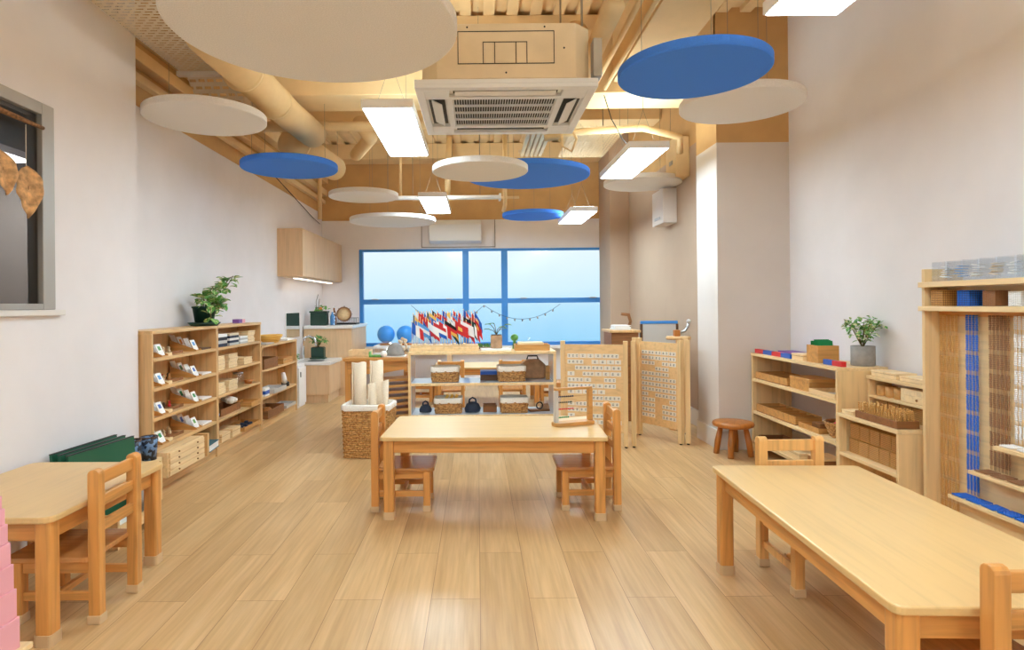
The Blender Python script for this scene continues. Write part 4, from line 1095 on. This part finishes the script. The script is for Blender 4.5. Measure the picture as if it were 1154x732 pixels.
t = tray('work_tray', 'honey wooden tray with blocks at the screen end of the open shelf', (.47, 5.36, .801), .3, .2, .05, 'honey')
for k in range(3):
    solo(B(-.11, .11, -.022, .022, 0, .06), 'wooden_bar', 'pale', '%s pale bar lying in the honey tray of the open shelf' % ORD[k], 'bar', (.46, 5.30 + .06 * k, .808), 0, 'pale bars in the honey tray', .004)
t = thing('toy_tree', 'small green toy tree behind the honey tray', 'toy', (.33, 5.5, .801))
part(sm().ball((0, 0, .1), .035, 14, 10, .9), 'crown', 'leaf2', t); part(sm().lathe([(.001, 0), (.02, 0), (.012, .07), (.001, .07)], 10), 'trunk', 'leaf2', t)
solo(sm().lathe([(.001, 0), (.022, 0), (.025, .05), (.012, .07), (.012, .1), (.001, .1)], 14), 'glass_bottle', 'acry', 'little clear bottle behind the honey tray', 'bottle', (.46, 5.52, .801))
t = thing('grass_strip', 'low strip of green toy grass beside the clay pot', 'toy', (.055, 5.5, .801))
part(B(-.05, .06, -.02, .02, 0, .015), 'base', 'brown', t)
b = MB()
for k in range(60): b.leaf((random.uniform(-.05, .06), random.uniform(-.018, .018), .014), (random.uniform(-.3, .3), random.uniform(-.3, .3), 1), (0, 1, 0), .04, .006, .1)
part(b, 'blades', 'leaf2', t)

# string of small lights at the window
b = sm(); pts = []
def cat(a, c, sag, n=10):
    return [(a[0] + (c[0] - a[0]) * i / n, 9.22, a[1] + (c[1] - a[1]) * i / n - sag * 4 * (i / n) * (1 - i / n)) for i in range(n + 1)]
pts = cat((-1.0, 1.2), (.1, 1.19), .26) + cat((.1, 1.19), (1.25, 1.2), .22)[1:]
t = thing('string_lights', 'thin dark string of little lights drooping across the window', 'string lights', (0, 0, 0))
part(b.tube(pts, .003, 5), 'cord', 'black', t)
for p in pts[1:-1]:
    part(sm().ball((p[0], p[1], p[2] - .018), .013, 8, 6, 1.5), 'bulb', 'grey', t)

# ------------------------------------------------------------------ folding word screen
scr = thing('folding_screen', 'zigzag screen of wooden boards covered with small word cards', 'screen', (0, 0, 0))
rs = random.Random(5)
def screen_panel(p, q, h, z0, cols, rows, fill, side=1):
    p, q = Vector((p[0], p[1], 0)), Vector((q[0], q[1], 0)); d = q - p; l = d.length
    a = math.atan2(d.y, d.x)
    m = Matrix.Translation(p) @ Matrix.Rotation(a, 4, 'Z')
    pn = part(MB().box(.03, l - .03, -.008, .008, z0, h - .03, m), 'panel_board', 'board', scr)
    for x in (.012, l - .012): 
        po = part(MB().box(x - .018, x + .018, -.02, .02, .012, h, m), 'post', 'birch', scr, .002)
        part(MB().lathe([(.012, 0), (.014, .012)], 10, (m @ Vector((x, 0, 0)))[:]), 'foot', 'black', po)
    w = (l - .1) / cols; rh = (h - .1 - z0 - .06) / rows
    rest = MB()
    for r in range(rows):
        x = .05; xe = l - .045
        while x < xe - w * .8:
            n = 1 if side == 1 else rs.choice((1, 1, 1.6, 2.2)); cw = min(n * w, xe - x)
            if rs.random() < fill:
                x0 = x + w * .045; x1 = x + cw - w * .045; z = h - .1 - (r + 1) * rh + rh * .14; zt = z + rh * .7
                big = CARDS[0] < 100
                b = MB() if big else rest
                b.cur = 0; b.box(x0, x1, -.011, -.0085, z, zt, m)
                b.cur = 1; k = max(1, int((x1 - x0) / .032))
                for g in range(k):
                    gx = x0 + (x1 - x0) * (g + .5) / k; gs = min(.010, (zt - z) * .34); gz = (z + zt) / 2
                    for q in (gs * .5, -gs * .6): b.box(gx - gs * .9, gx + gs * .9, -.0118, -.0112, gz + q, gz + q + gs * .22, m)
                    b.box(gx - gs * .13, gx + gs * .13, -.0118, -.0112, gz - gs, gz + gs, m)
                    if rs.random() < .6: b.box(gx - gs * .8, gx - gs * .6, -.0118, -.0112, gz - gs * .9, gz + gs * .3, m)
                if big:
                    CARDS[0] += 1; part(b, 'word_card', ['card', 'ink'], pn)
            x += cw
    if rest.v: part(rest, 'word_cards', ['card', 'ink'], pn)['kind'] = 'stuff'
CARDS = [0]
screen_panel((.715, 5.24), (1.235, 5.075), .885, .12, 7, 12, .88, 2)
screen_panel((1.462, 5.585), (1.715, 5.16), .885, .12, 5, 13, .86)
screen_panel((1.29, 5.085), (1.43, 5.6), .885, .12, 5, 13, .85)
screen_panel((1.768, 5.165), (1.9, 5.6), .885, .12, 5, 13, .85)

# behind the screen
t = thing('low_cabinet', 'dark oak cabinet behind the folding screen', 'cabinet', (0, 0, 0))
part(B(1.36, 1.635, 6.22, 6.6, 0, .9), 'carcass', 'brown', t, .004)
part(B(1.34, 1.655, 6.2, 6.62, .9005, .925), 'top_board', 'oak', t, .003)
b = MB()
for k in range(6): b.box(1.41 + random.uniform(-.01, .01), 1.57 + random.uniform(-.01, .01), 6.28, 6.5, .926 + k * .008, .9325 + k * .008)
solo(b, 'paper_pile', 'paper', 'pile of white papers on the cabinet behind the screen', 'paper')
t = thing('wooden_sculpture', 'curved brown wooden ornament behind the papers', 'ornament', (1.615, 6.55, .926))
part(sm().tube([(.0, 0, 0), (.02, 0, .08), (-.0, 0, .15), (-.08, -.01, .16)], [.018, .016, .02, .016], 10), 'arm', 'brown', t)
part(sm().ball((-.0, 0, .01), .02, 10, 6), 'foot', 'brown', t)
t = thing('easel_board', 'grey board with blue top edge standing behind the screen', 'board', (0, 0, 0))
part(B(1.7, 2.04, 6.3, 6.325, .5, .985), 'board_face', 'greyb', t)
part(B(1.68, 2.06, 6.295, 6.33, .985, 1.015), 'top_edge', 'blue', t, .003)
part(B(1.675, 1.699, 6.295, 6.33, 0, .984).box(2.041, 2.065, 6.295, 6.33, 0, .984), 'side_post', 'dark', t, .003)
part(B(1.699, 2.041, 6.3, 6.325, .46, .4995), 'tray_ledge', 'dark', t)
t = thing('round_stand', 'round wooden stand behind the last fold of the screen', 'stand', (1.91, 5.83, 0))
part(sm().lathe([(.001, .85), (.11, .85), (.115, .865), (.11, .88), (.001, .88)], 28), 'round_top', 'oak', t)
part(sm().lathe([(.001, .02), (.03, .02), (.025, .85), (.001, .85)], 14), 'pole', 'oak', t); part(sm().lathe([(.001, 0), (.1, 0), (.1, .02), (.001, .02)], 24), 'foot', 'oak', t)
t = thing('toy_machine', 'small wood and metal toy on the round stand', 'toy', (1.92, 5.83, .881))
part(B(-.05, 0, -.03, .03, 0, .06), 'wooden_block', 'amber', t, .003)
part(sm().tube([(0, 0, .03), (.05, -.01, .05), (.08, 0, .09), (.09, .0, .13)], .012, 8), 'metal_arm', 'steel', t)
part(sm().ball((.09, 0, .14), .022, 10, 8), 'knob', 'pinkr' if False else 'greyb', t)

# ------------------------------------------------------------------ shelf along the right wall
X0, X1, Y0, Y1, HR = 2.215, 2.53, 3.775, 4.965, .79
t = thing('long_shelf', 'long birch shelf with open back beside the pillar', 'shelf unit', (0, 0, 0))
for y in (Y0, Y1 - .022): part(B(X0, X1, y, y + .022, 0, HR - .022), 'side_panel', 'birch', t, .002)
part(B(X0 - .004, X1, Y0, Y1, HR - .022, HR), 'top_board', 'birchx', t, .003)
RL = [.585, .325, .09]
for z in RL: part(B(X0 + .002, X1, Y0 + .022, Y1 - .022, z - .022, z), 'shelf_board', 'birchx', t, .002)
# number rods
def rod(label, loc, cols, s=.032, l=.09):
    t = thing('number_rod', label, 'rod', loc, 0, 'red and blue rods')
    for k, c in enumerate(cols): part(B(-s / 2, s / 2, k * l, (k + 1) * l - .0005, 0, s), 'segment', c, t, .001)
rod('red and blue rod on the long shelf, at the pillar end', (2.25, 4.38, HR + .001), ['bluep', 'red', 'bluep', 'red'], l=.14)
rod('short red and blue rod on the long shelf beside the grey pot', (2.27, 3.8, HR + .001), ['red', 'bluep'], l=.1)
solo(B(-.06, .06, -.28, .28, 0, .022), 'purple_board', 'purple', 'flat purple board lying behind the rods', 'board', (2.45, 4.6, HR + .001), bevel=.002)
flat_box('low pale box between the rods and the green cards', (2.3, 4.285, HR + .001), .13, .15, .045, 'paley', None)
t = tray('card_box', 'open wooden box holding green cards on the long shelf', (2.32, 4.12, HR + .001), .14, .14, .115, 'honey', wall=.008)
b = MB()
for k in range(5): b.box(-.05, .05, -.045 + k * .021, -.043 + k * .021, .0, .13 + .006 * (k % 3), Matrix.Translation((2.32, 4.12, HR + .012)) @ Matrix.Rotation(-.12, 4, 'X'))
solo(b, 'green_cards', 'greenc', 'sheaf of bright green cards in the wooden box', 'cards')['kind'] = 'stuff'
t = thing('potted_plant', 'small leaved plant in a grey cylinder pot on the long shelf', 'plant', (2.44, 3.88, HR + .001))
part(sm().lathe([(.001, 0), (.064, 0), (.068, .005), (.068, .125), (.06, .125), (.058, .11), (.001, .108)], 32), 'pot', 'grey', t)
part(sm().lathe([(.001, .109), (.0575, .109), (.0575, .112), (.001, .116)], 20), 'soil', 'soil', t)
st, fo = sm(), MB()
for k in range(11):
    a = k * 2.4; R_ = .04 + .05 * ((k * 37) % 10) / 10
    v = [(0, 0, .11), (R_ * .4 * math.cos(a), R_ * .4 * math.sin(a), .17), (R_ * math.cos(a), R_ * math.sin(a), .22 + .06 * ((k * 13) % 7) / 7), (1.4 * R_ * math.cos(a), 1.4 * R_ * math.sin(a), .24 + .06 * ((k * 13) % 7) / 7)]
    st.tube(v, .0025, 5); leafy(fo, v[1:], 16, .038, .022, 2.2, 70 + k)
part(st, 'stem', 'stem', t); part(fo, 'foliage', 'leaf', t)
# second shelf
tray('sorting_tray', 'long open wooden tray with dividers on the second board', (2.345, 4.68, RL[0] + .001), .22, .5, .055, 'honey', comps=4, inner='brown')
t = thing('wooden_box', 'honey wooden box with lid on the second board', 'box', (2.33, 4.27, RL[0] + .001))
part(B(-.09, .09, -.13, .13, 0, .065), 'body', 'honey', t, .002); part(B(-.092, .092, -.132, .132, .0655, .085), 'lid', 'honey', t, .002)
tray('sorting_tray', 'flat pale tray near the panel end of the second board', (2.33, 3.98, RL[0] + .001), .2, .3, .03, 'paley')
solo(B(-.03, .03, -.04, .04, 0, .03), 'wooden_block', 'honey', 'little honey block before the flat pale tray', 'block', (2.245, 4.08 + .0, RL[0] + .001 + .0), bevel=.002) if False else None
t = thing('booklet', 'white open booklet lying in the flat pale tray', 'booklet', (2.36, 3.97, RL[0] + .008), .2)
part(B(-.05, .05, -.07, 0, 0, .006), 'page', 'paper', t); part(B(-.05, .05, .001, .07, 0, .006), 'page', 'paper', t)
# third shelf
tray('sorting_tray', 'long honey box with brown partitions on the third board', (2.33, 4.62, RL[1] + .001), .19, .6, .06, 'honey', comps=5, inner='brown')
for k in range(5):
    solo(B(-.07, .07, -.028, .028, 0, .03), 'wooden_tile', 'brown', '%s brown tile in the long honey box, counted from the panel end' % ORD[k], 'tile', (2.33, 4.37 + k * .1, RL[1] + .04 - .031), 0, 'brown tiles in the long honey box', .002)
tray('sorting_tray', 'flat honey tray beside the round basket', (2.33, 4.16, RL[1] + .001), .18, .26, .035, 'honey')
solo(B(-.06, .06, -.05, .05, 0, .05), 'wooden_box', 'brown', 'small brown box beside the round basket', 'box', (2.33, 4.12, RL[1] + .008), bevel=.003)
t = thing('round_basket', 'round brown basket with pink felt on the third board', 'basket', (2.345, 3.935, RL[1] + .001))
b = sm()
for k in range(7):
    rr = .07 + .006 * k
    b.tube([((rr + .003 * math.sin(a * PI / 2 + k * PI)) * math.cos(a * 2 * PI / 40), (rr + .003 * math.sin(a * PI / 2 + k * PI)) * math.sin(a * 2 * PI / 40), .008 + .014 * k) for a in range(40)], .008, 6, True)
part(b, 'weave', 'hyac', t); part(sm().lathe([(.001, .002), (.07, .002), (.07, .008), (.001, .008)], 20), 'bottom', 'hyac', t)
solo(sm().ball((0, 0, 0), .06, 14, 6, .5), 'pink_felt', 'pinkr', 'hot pink felt cushion inside the round brown basket', 'felt', (2.345, 3.935, RL[1] + .075))
# lowest board
tray('sorting_tray', 'dark tray at the pillar end of the lowest board', (2.33, 4.75, RL[2] + .001), .2, .26, .05, 'brown', inner='dark')
t = thing('wooden_box', 'brown wooden box on the lowest board behind the pale chair', 'box', (2.32, 4.1, RL[2] + .001))
part(B(-.07, .07, -.09, .09, 0, .06), 'body', 'brown', t, .002); part(B(-.072, .072, -.092, .092, .0605, .072), 'lid', 'paley', t, .002)
flat_box('flat pale box on the lowest board', (2.32, 4.4, RL[2] + .001), .17, .26, .05, 'paley', None)

# ------------------------------------------------------------------ stepped unit with golden cubes
t = thing('stepped_unit', 'stepped birch unit between the long shelf and the bead cabinet', 'shelf unit', (0, 0, 0))
A0, A1 = 3.215, 3.765
for y in (A0, A1 - .02): part(B(2.205, 2.53, y, y + .02, 0, .496), 'side_panel', 'birch', t, .002)
part(B(2.2, 2.53, A0, A1, .496, .518), 'lower_top', 'birchx', t, .003)
part(B(2.207, 2.52, A0 + .02, A1 - .02, .262, .283), 'shelf_board', 'birchx', t, .002)
part(B(2.207, 2.52, A0 + .02, A1 - .02, .03, .05), 'shelf_board', 'birchx', t, .002)
part(B(2.52, 2.53, A0 + .02, A1 - .02, .05, .496), 'back_panel', 'birch', t)
for y in (A0 + .05, A1 - .02): part(B(2.39, 2.53, y, y + .018, .518, .723), 'upper_side', 'birch', t, .002)
part(B(2.385, 2.53, A0 + .05, A1, .723, .745), 'upper_top', 'birchx', t, .003)
part(B(2.39, 2.53, A0 + .068, A1 - .02, .613, .63), 'upper_shelf', 'birchx', t, .002)
def bead_block(label, x, y, z, sx, sy, sz, rows, mat, name='bead_cube', group=None, per=10):
    """a cube of beads: layers of touching round beads on the visible faces"""
    b = sm(); r = sz / rows / 2
    ny = max(2, round(sy / (2 * r))); nx = max(2, round(sx / (2 * r)))
    for k in range(rows):
        for j in range(ny):
            b.ball((-sx / 2 + r, -sy / 2 + (j + .5) * sy / ny, r + k * 2 * r), r * .94, 6, 4)
        for i in range(1, nx):
            b.ball((-sx / 2 + (i + .5) * sx / nx, -sy / 2 + r, r + k * 2 * r), r * .94, 6, 4)
    for j in range(1, ny):
        for i in range(1, nx): b.ball((-sx / 2 + (i + .5) * sx / nx, -sy / 2 + (j + .5) * sy / ny, sz - r), r * 1.04, 6, 4)
    b.smooth = False; b.cur = 1; b.box(-sx / 2 + r * .7, sx / 2 - r * .3, -sy / 2 + r * .7, sy / 2 - r * .3, r * .3, sz - r * .7)  # dark core stands in for the shade in the gaps between beads
    return solo(b, name, [mat, 'brown' if mat in ('gold', 'beadn') else 'beadd' if mat == 'beadb' else 'greyb'], label, 'bead cube', (x, y, z), 0, group)
gc = None
s = .088; n = 0
for row in range(2):
    for q in range(5):
        y = 3.685 - q * .0915 - (.01 if row else 0); z = .2835 + row * (s + .003)
        lab = 'golden bead cube in the %s row under the step, %s from the long shelf' % (['lower', 'upper'][row], ORD[q])
        if gc is None: gc = bead_block(lab, 2.30, y, z, s, s, s, 10, 'gold', group='golden bead cubes in the stepped unit')
        else: dup(gc, (2.30, y, z), 0, lab, 'golden bead cubes in the stepped unit')
for q in range(4):
    dup(gc, (2.455, 3.66 - q * .1, .519), 0, 'golden bead cube on the step behind the bar tray, %s from the long shelf' % ORD[q], 'golden bead cubes in the stepped unit')
t = tray('bar_tray', 'brown wooden tray full of golden bead bars on the step', (2.275, 3.42, .519), .12, .36, .04, 'brown')
b = sm()
for k in range(8): b.ball((0, 0, .0056 + k * .0108), .0056, 6, 4)
bar_me = b.mesh('bead_bar', 'gold')
n = 0
for i in range(4):
    for j in range(17):
        o = link(bar_me, 'bead_bar', None, (2.275 - .042 + i * .028, 3.42 - .165 + j * .0206, .527)); o.rotation_euler = (.06 * math.sin(j * 1.3), .12 * math.cos(i + j), 0)
        tag(o, 'upright golden bead bar in the brown tray on the step', 'bead bar', 'golden bead bars standing in the tray')
flat_box('small pale flat box on the step next to the long shelf', (2.28, 3.69, .519), .12, .1, .025, 'pale', None)
for q in range(3):
    t = thing('wooden_cup', 'short wooden cup in the upper compartment, %s from the long shelf' % ORD[q], 'cup', (2.44, 3.69 - q * .075, .631), 0, 'short wooden cups')
    part(sm().lathe([(.001, 0), (.03, 0), (.032, .003), (.032, .062), (.028, .062), (.027, .01), (.001, .01)], 20), 'wall', 'honey', t)
t = thing('wooden_box', 'pale plank box in the upper compartment beside the cups', 'box', (2.45, 3.39, .631))
part(B(-.05, .05, -.09, .09, 0, .04), 'body', 'pale', t, .002); part(B(-.05, .05, -.09, .09, .0405, .075), 'lid', 'pale', t, .002); part(sm().ball((-.052, -.04, .02), .007, 8, 6), 'knob', 'brown', t)
flat_box('pale wooden case on the stepped unit, beside the grey pot', (2.455, 3.62, .746), .12, .22, .035, 'pale', None)
flat_box('pale wooden case on the stepped unit, beside the bead cabinet', (2.455, 3.38, .746), .12, .2, .028, 'pale', None)

# ------------------------------------------------------------------ bead cabinet
CX, C0, C1 = 2.30, 1.95, 3.17
t = thing('bead_cabinet', 'tall birch cabinet with hanging bead chains and stepped ledges', 'cabinet', (0, 0, 0))
for y in (C1 - .02, C0): part(B(CX, 2.5, y, y + .02, 0, 1.36), 'side_panel', 'birch', t, .002)
part(B(2.385, 2.4, C0 + .02, C1 - .02, .04, 1.145), 'back_board', 'birchx', t)
part(B(2.42, 2.43, C0 + .02, C1 - .02, 1.17, 1.265), 'upper_back', 'birchx', t)
part(B(CX - .012, 2.5, C0 - .01, C1 + .01, 1.265, 1.293), 'top_board', 'birchx', t, .003) if False else None
part(B(CX - .012, 2.44, C0 + .021, C1 - .021, 1.266, 1.293).box(CX - .012, CX - .0005, C1 - .021, C1 + .012, 1.266, 1.293), 'top_board', 'birchx', t, .002)
part(B(CX - .012, 2.44, C0 + .021, C1 - .021, 1.145, 1.1695).box(CX - .012, CX - .0005, C1 - .021, C1 + .012, 1.145, 1.1695), 'cube_board', 'birchx', t, .002)
part(B(2.375, 2.385, C0 + .02, C1 - .02, 1.12, 1.144), 'hook_rail', 'legy', t)
steps = [(2.995, .254), (2.87, .405), (2.725, .55), (2.58, .69), (2.44, .82)]
for ys, z in steps: part(B(CX - .01, 2.384, C0 + .02, ys, z - .018, z), 'step_ledge', 'birchx', t, .002)
part(B(CX, 2.384, C0 + .02, C1 - .02, .04, .06), 'bottom_board', 'birchx', t)
def strand(n, mat, r=.0042, bars=None, gap=.02):
    b = sm(); bars = bars or n; z = 0
    for k in range(bars):
        for q in range(n):
            b.ball((random.uniform(-.0006, .0006), random.uniform(-.0008, .0008), z - r), r, 6, 4); z -= 2 * r
        b.tube([(0, 0, z), (0, 0, z - gap)], .0013, 4)
        z -= gap
    return b.mesh('bead_chain', mat)
GN = 'bead chains hanging in the cabinet'
def chains(cname, mat, ys, n, r=.0042):
    me = strand(n, mat, r)
    for k, y in enumerate(ys):
        o = link(me, 'bead_chain', None, (2.364 - .003 * (k % 2), y, 1.128), .3 * k)
        tag(o, 'hanging %s bead chain, %s of its colour counted from the cabinet side' % (cname, ORD[k]), 'bead chain', GN)
chains('golden', 'gold', [3.128 - k * .0125 for k in range(10)], 10, .0042)
chains('blue', 'beadb', [2.962 - k * .0098 for k in range(8)], 9, .0042)
chains('brown', 'beadn', [2.828 - k * .0102 for k in range(11)], 8, .0043)
chains('white', 'beadw', [2.695 - k * .0102 for k in range(9)], 7, .0043)
chains('lilac', 'beadp', [2.53 - k * .016 for k in range(5)], 6, .0042)
def square_mesh(n, mat, r=.0048):
    b = sm()
    for i in range(n):
        for j in range(n): b.ball(((i - (n - 1) / 2) * 2 * r, (j - (n - 1) / 2) * 2 * r, r), r, 6, 4)
    return b.mesh('bead_square', mat)
for (cname, mat, n, r, y0, z, cnt) in (('blue', 'beadb', 8, .0046, 2.945, .255, 9), ('brown', 'beadn', 8, .0044, 2.81, .406, 8), ('white', 'beadw', 7, .0046, 2.68, .551, 6)):
    me = square_mesh(n, mat, r)
    for k in range(cnt):
        o = link(me, 'bead_square', None, (2.334, y0 - k * .087, z), .07 * math.sin(k * 2.3))
        tag(o, 'flat %s bead square on its ledge, %s from the chains' % (cname, ORD[k]), 'bead square', 'flat bead squares on the ledges')
for cname, mat, y, s in (('golden', 'gold', 3.085, .08), ('blue', 'beadb', 2.92, .076), ('brown', 'beadn', 2.775, .072), ('white', 'beadw', 2.645, .066), ('lilac', 'beadp', 2.52, .06)):
    bead_block('%s bead cube on the board above the chains' % cname, 2.352, y, 1.1705, s, s, s, 9, mat, group='bead cubes above the chains')
for k in range(8):
    y = 3.07 - k * .098
    t = thing('acrylic_box', 'clear acrylic box on top of the bead cabinet, %s from the wall plant' % ORD[k], 'box', (2.355, y, 1.294), 0, 'clear boxes on the bead cabinet')
    w = .086; b = MB()
    b.box(-w / 2, w / 2, -w / 2, w / 2, 0, .003); b.box(-w / 2, -w / 2 + .002, -w / 2, w / 2, .003, .098); b.box(w / 2 - .002, w / 2, -w / 2, w / 2, .003, .098)
    b.box(-w / 2 + .002, w / 2 - .002, -w / 2, -w / 2 + .002, .003, .098); b.box(-w / 2 + .002, w / 2 - .002, w / 2 - .002, w / 2, .003, .098)
    part(b, 'clear_body', 'acry', t)
    b = MB()
    for q in range(5):
        m = Matrix.Translation((random.uniform(-.005, .005), random.uniform(-.01, .01), .014 + q * .012)) @ Matrix.Rotation(random.uniform(-.6, .6), 4, 'Z') @ Matrix.Rotation(random.uniform(-.25, .25), 4, 'X')
        b.box(-.021, .021, -.016, .016, 0, .004, m)
    solo(b, 'paper_tickets', ['paper', 'sky', 'paper', 'canvas'][k % 4], '%s paper tickets inside the %s clear box from the wall plant' % (['white', 'blue', 'loose white', 'cream'][k % 4], ORD[k]), 'tickets', (2.355, y, 1.3005))['kind'] = 'stuff'

# ------------------------------------------------------------------ by the near wall
t = thing('low_rack', 'low pale wooden rack behind the small wall table', 'rack', (0, 0, 0))
part(B(-2.155, -1.79, 3.03, 3.05, 0, .17), 'side_panel', 'birch', t, .002)
part(B(-1.95, -1.79, 3.43, 3.45, 0, .17), 'side_panel', 'birch', t, .002)
part(B(-2.155, -1.985, 3.82, 3.84, 0, .244), 'side_panel', 'birch', t, .002)
part(MB().prism([(-2.155, 3.05), (-1.79, 3.05), (-1.79, 3.43), (-1.985, 3.43), (-1.985, 3.82), (-2.155, 3.82)], .05, .07), 'shelf_board', 'birchx', t, .002)
part(B(-2.155, -1.985, 3.6, 3.84, .245, .265), 'end_top', 'birchx', t, .002)
part(B(-2.155, -1.985, 3.6, 3.62, .07, .244), 'side_panel', 'birch', t, .002)
part(B(-1.805, -1.79, 3.05, 3.43, .0705, .11), 'front_lip', 'birchx', t, .002)
for k in range(3):
    m = Matrix.Translation((-2.115 + k * .04, 3.06, .072)) @ Matrix.Rotation(-.10 - .02 * k, 4, 'Z') @ Matrix.Rotation(-.07, 4, 'Y')
    t = thing('green_board', 'large green board standing in the low rack, %s from the wall' % ORD[k], 'board', (0, 0, 0), 0, 'green boards in the low rack')
    part(MB().box(-.008, .008, 0, .475, 0, .395 - .004 * k, m), 'board_face', 'green', t, .002)
    part(MB().box(-.0095, .0095, 0, .475, .396 - .004 * k, .4 - .004 * k, m), 'top_edge', 'black', t)
for k in range(3):
    solo(B(-.055, .055, -.1, .1, 0, .008), 'paper_pile', 'paper', '%s white sheet pile on the low rack before the boards' % ORD[k], 'paper', (-1.885, 3.2 + k * .005, .0715 + k * .0085), .1 * k, 'white sheets on the low rack')
for k, (x, y, s) in enumerate(((-2.075, 3.675, .82), (-2.03, 3.77, .92))):
    t = thing('patterned_pot', 'blue black patterned pot behind the table, %s' % ['nearer the green boards', 'in front of the shelf corner'][k], 'pot', (x, y, .266), 0, 'blue black patterned pots')
    part(sm().lathe([(.001, 0), (.044 * s, 0), (.056 * s, .14), (.052 * s, .14), (.04 * s, .006), (.001, .006)], 24), 'body', 'pot2', t)
    part(sm().tube([(.055 * s * math.cos(a * PI / 10), .055 * s * math.sin(a * PI / 10), .14) for a in range(20)], .004, 6, True), 'rim', 'dark', t)
solo(sm().lathe([(.001, 0), (.03, 0), (.034, .13), (.03, .13), (.027, .006), (.001, .006)], 24), 'grey_bin', 'grey', 'small grey bin on the low rack beside the white sheets', 'bin', (-1.88, 3.39, .0715))

# pink tower on its stand
t = thing('wooden_stand', 'low pale stand carrying the pink tower', 'stand', (0, 0, 0))
part(B(-1.674, -1.457, 1.8, 1.995, .1, .118), 'stand_top', 'paley', t, .002)
part(B(-1.66, -1.474, 1.815, 1.98, 0, .1), 'stand_body', 'pale', t, .002)
z = .1185
for k in range(10):
    s = .1 - .01 * k
    solo(MB().box(-s / 2, s / 2, -s / 2, s / 2, 0, s), 'pink_cube', 'pink', 'pink cube, %s from the bottom of the pink tower' % ORD[k], 'cube', (-1.524, 1.91, z), 0, 'pink tower cubes', .0015)
    z += s + .0005

# twig with dried leaves before the inner window
t = thing('hanging_twig', 'bare brown twig hung on blue string before the inner window', 'twig', (0, 0, 0))
part(sm().tube([(-2.145, 2.3, 2.107), (-2.14, 2.6, 2.102), (-2.145, 2.85, 2.097), (-2.14, 3.03, 2.092)], [.012, .013, .012, .009], 10), 'stick', 'twig', t)
part(sm().tube([(-2.142, 2.72, 2.112), (-2.16, 2.7, 2.14), (-2.165, 2.62, 2.25)], .002, 5).tube([(-2.142, 2.72, 2.112), (-2.15, 2.73, 1.98)], .002, 5), 'blue_string', 'sky', t)
def dry_leaf(label, y, z, l, w, tilt, seed):
    t = thing('hanging_leaf', label, 'leaf', (-2.142, y, z), -.35)
    rd = random.Random(seed); b = sm(); n, k = 16, 8; vs, fs = [], []
    for i in range(n + 1):
        u = i / n; hw = w / 2 * max(.02, math.sin(PI * u ** .72) ** .85 if 0 < u < 1 else .02)
        for j in range(k + 1):
            v = j / k * 2 - 1
            vs.append((.012 * abs(v) + .003 * math.sin(i * 1.6 - abs(v) * 3) + .015 * math.sin(u * 3), v * hw * (1 + .06 * math.sin(i * 1.3 + seed)) + tilt * u * l * .3, -u * l))
    for i in range(n):
        for j in range(k): a = i * (k + 1) + j; fs.append((a, a + 1, a + k + 2, a + k + 1))
    b.add(vs, fs)
    o = part(b, 'blade', 'dry', t); s_ = o.modifiers.new('solid', 'SOLIDIFY'); s_.thickness = .0025
    part(sm().tube([(0, 0, .0), (0, 0, .1), (0, 0, 2.078 - z)], .0018, 5), 'string', 'canvas', t)
    part(sm().tube([(-.002, 0, 0), (.014, tilt * l * .1, -l * .4), (.004, tilt * l * .3, -l)], .003, 5), 'midrib', 'twig', t)
dry_leaf('light brown dried leaf hanging on a string before the inner window', 2.915, 1.88, .25, .13, .0, 3)
dry_leaf('dark curled dried leaf beside the light brown one', 2.745, 1.915, .2, .11, .5, 9)

# ------------------------------------------------------------------ world, camera, view
wd = bpy.data.worlds.new('daylight'); bpy.context.scene.world = wd; wd.use_nodes = True
nt = wd.node_tree; bg = nt.nodes['Background']
tc = nt.nodes.new('ShaderNodeTexCoord'); sp = nt.nodes.new('ShaderNodeSeparateXYZ'); cr = nt.nodes.new('ShaderNodeValToRGB'); mr = nt.nodes.new('ShaderNodeMapRange')
nt.links.new(tc.outputs['Generated'], sp.inputs[0]); nt.links.new(sp.outputs['Z'], mr.inputs['Value'])
mr.inputs['From Min'].default_value = -.09; mr.inputs['From Max'].default_value = .1
nt.links.new(mr.outputs['Result'], cr.inputs['Fac'])
e = cr.color_ramp.elements
e[0].color = lin((150, 212, 246)); e[1].color = lin((250, 254, 255))
x = e.new(.42); x.color = lin((192, 230, 252)); x = e.new(.6); x.color = lin((224, 243, 254))
nt.links.new(cr.outputs['Color'], bg.inputs['Color']); bg.inputs['Strength'].default_value = .475

sc = bpy.context.scene
cam = bpy.data.cameras.new('camera'); co = bpy.data.objects.new('camera', cam); COL.objects.link(co)
cam.sensor_width = 36; cam.sensor_fit = 'HORIZONTAL'; cam.lens = 36 * 690 / 1154
cam.shift_x = 39 / 1154; cam.shift_y = -23 / 1154
cam.clip_start = .05
co.matrix_world = Matrix.Translation((0, 0, 1.2)) @ Matrix.Rotation(PI / 2, 4, 'X') @ Matrix.Rotation(-.0095, 4, 'Z')
sc.camera = co
sc.view_settings.view_transform = 'Standard'; sc.view_settings.look = 'None'
sc.view_settings.gamma = 1; sc.view_settings.use_curve_mapping = False
sc.view_settings.exposure = 1.2
sc.cycles.max_bounces = 12; sc.cycles.diffuse_bounces = 8; sc.cycles.transparent_max_bounces = 16
sc.cycles.use_denoising = True
sc.cycles.sample_clamp_indirect = 6
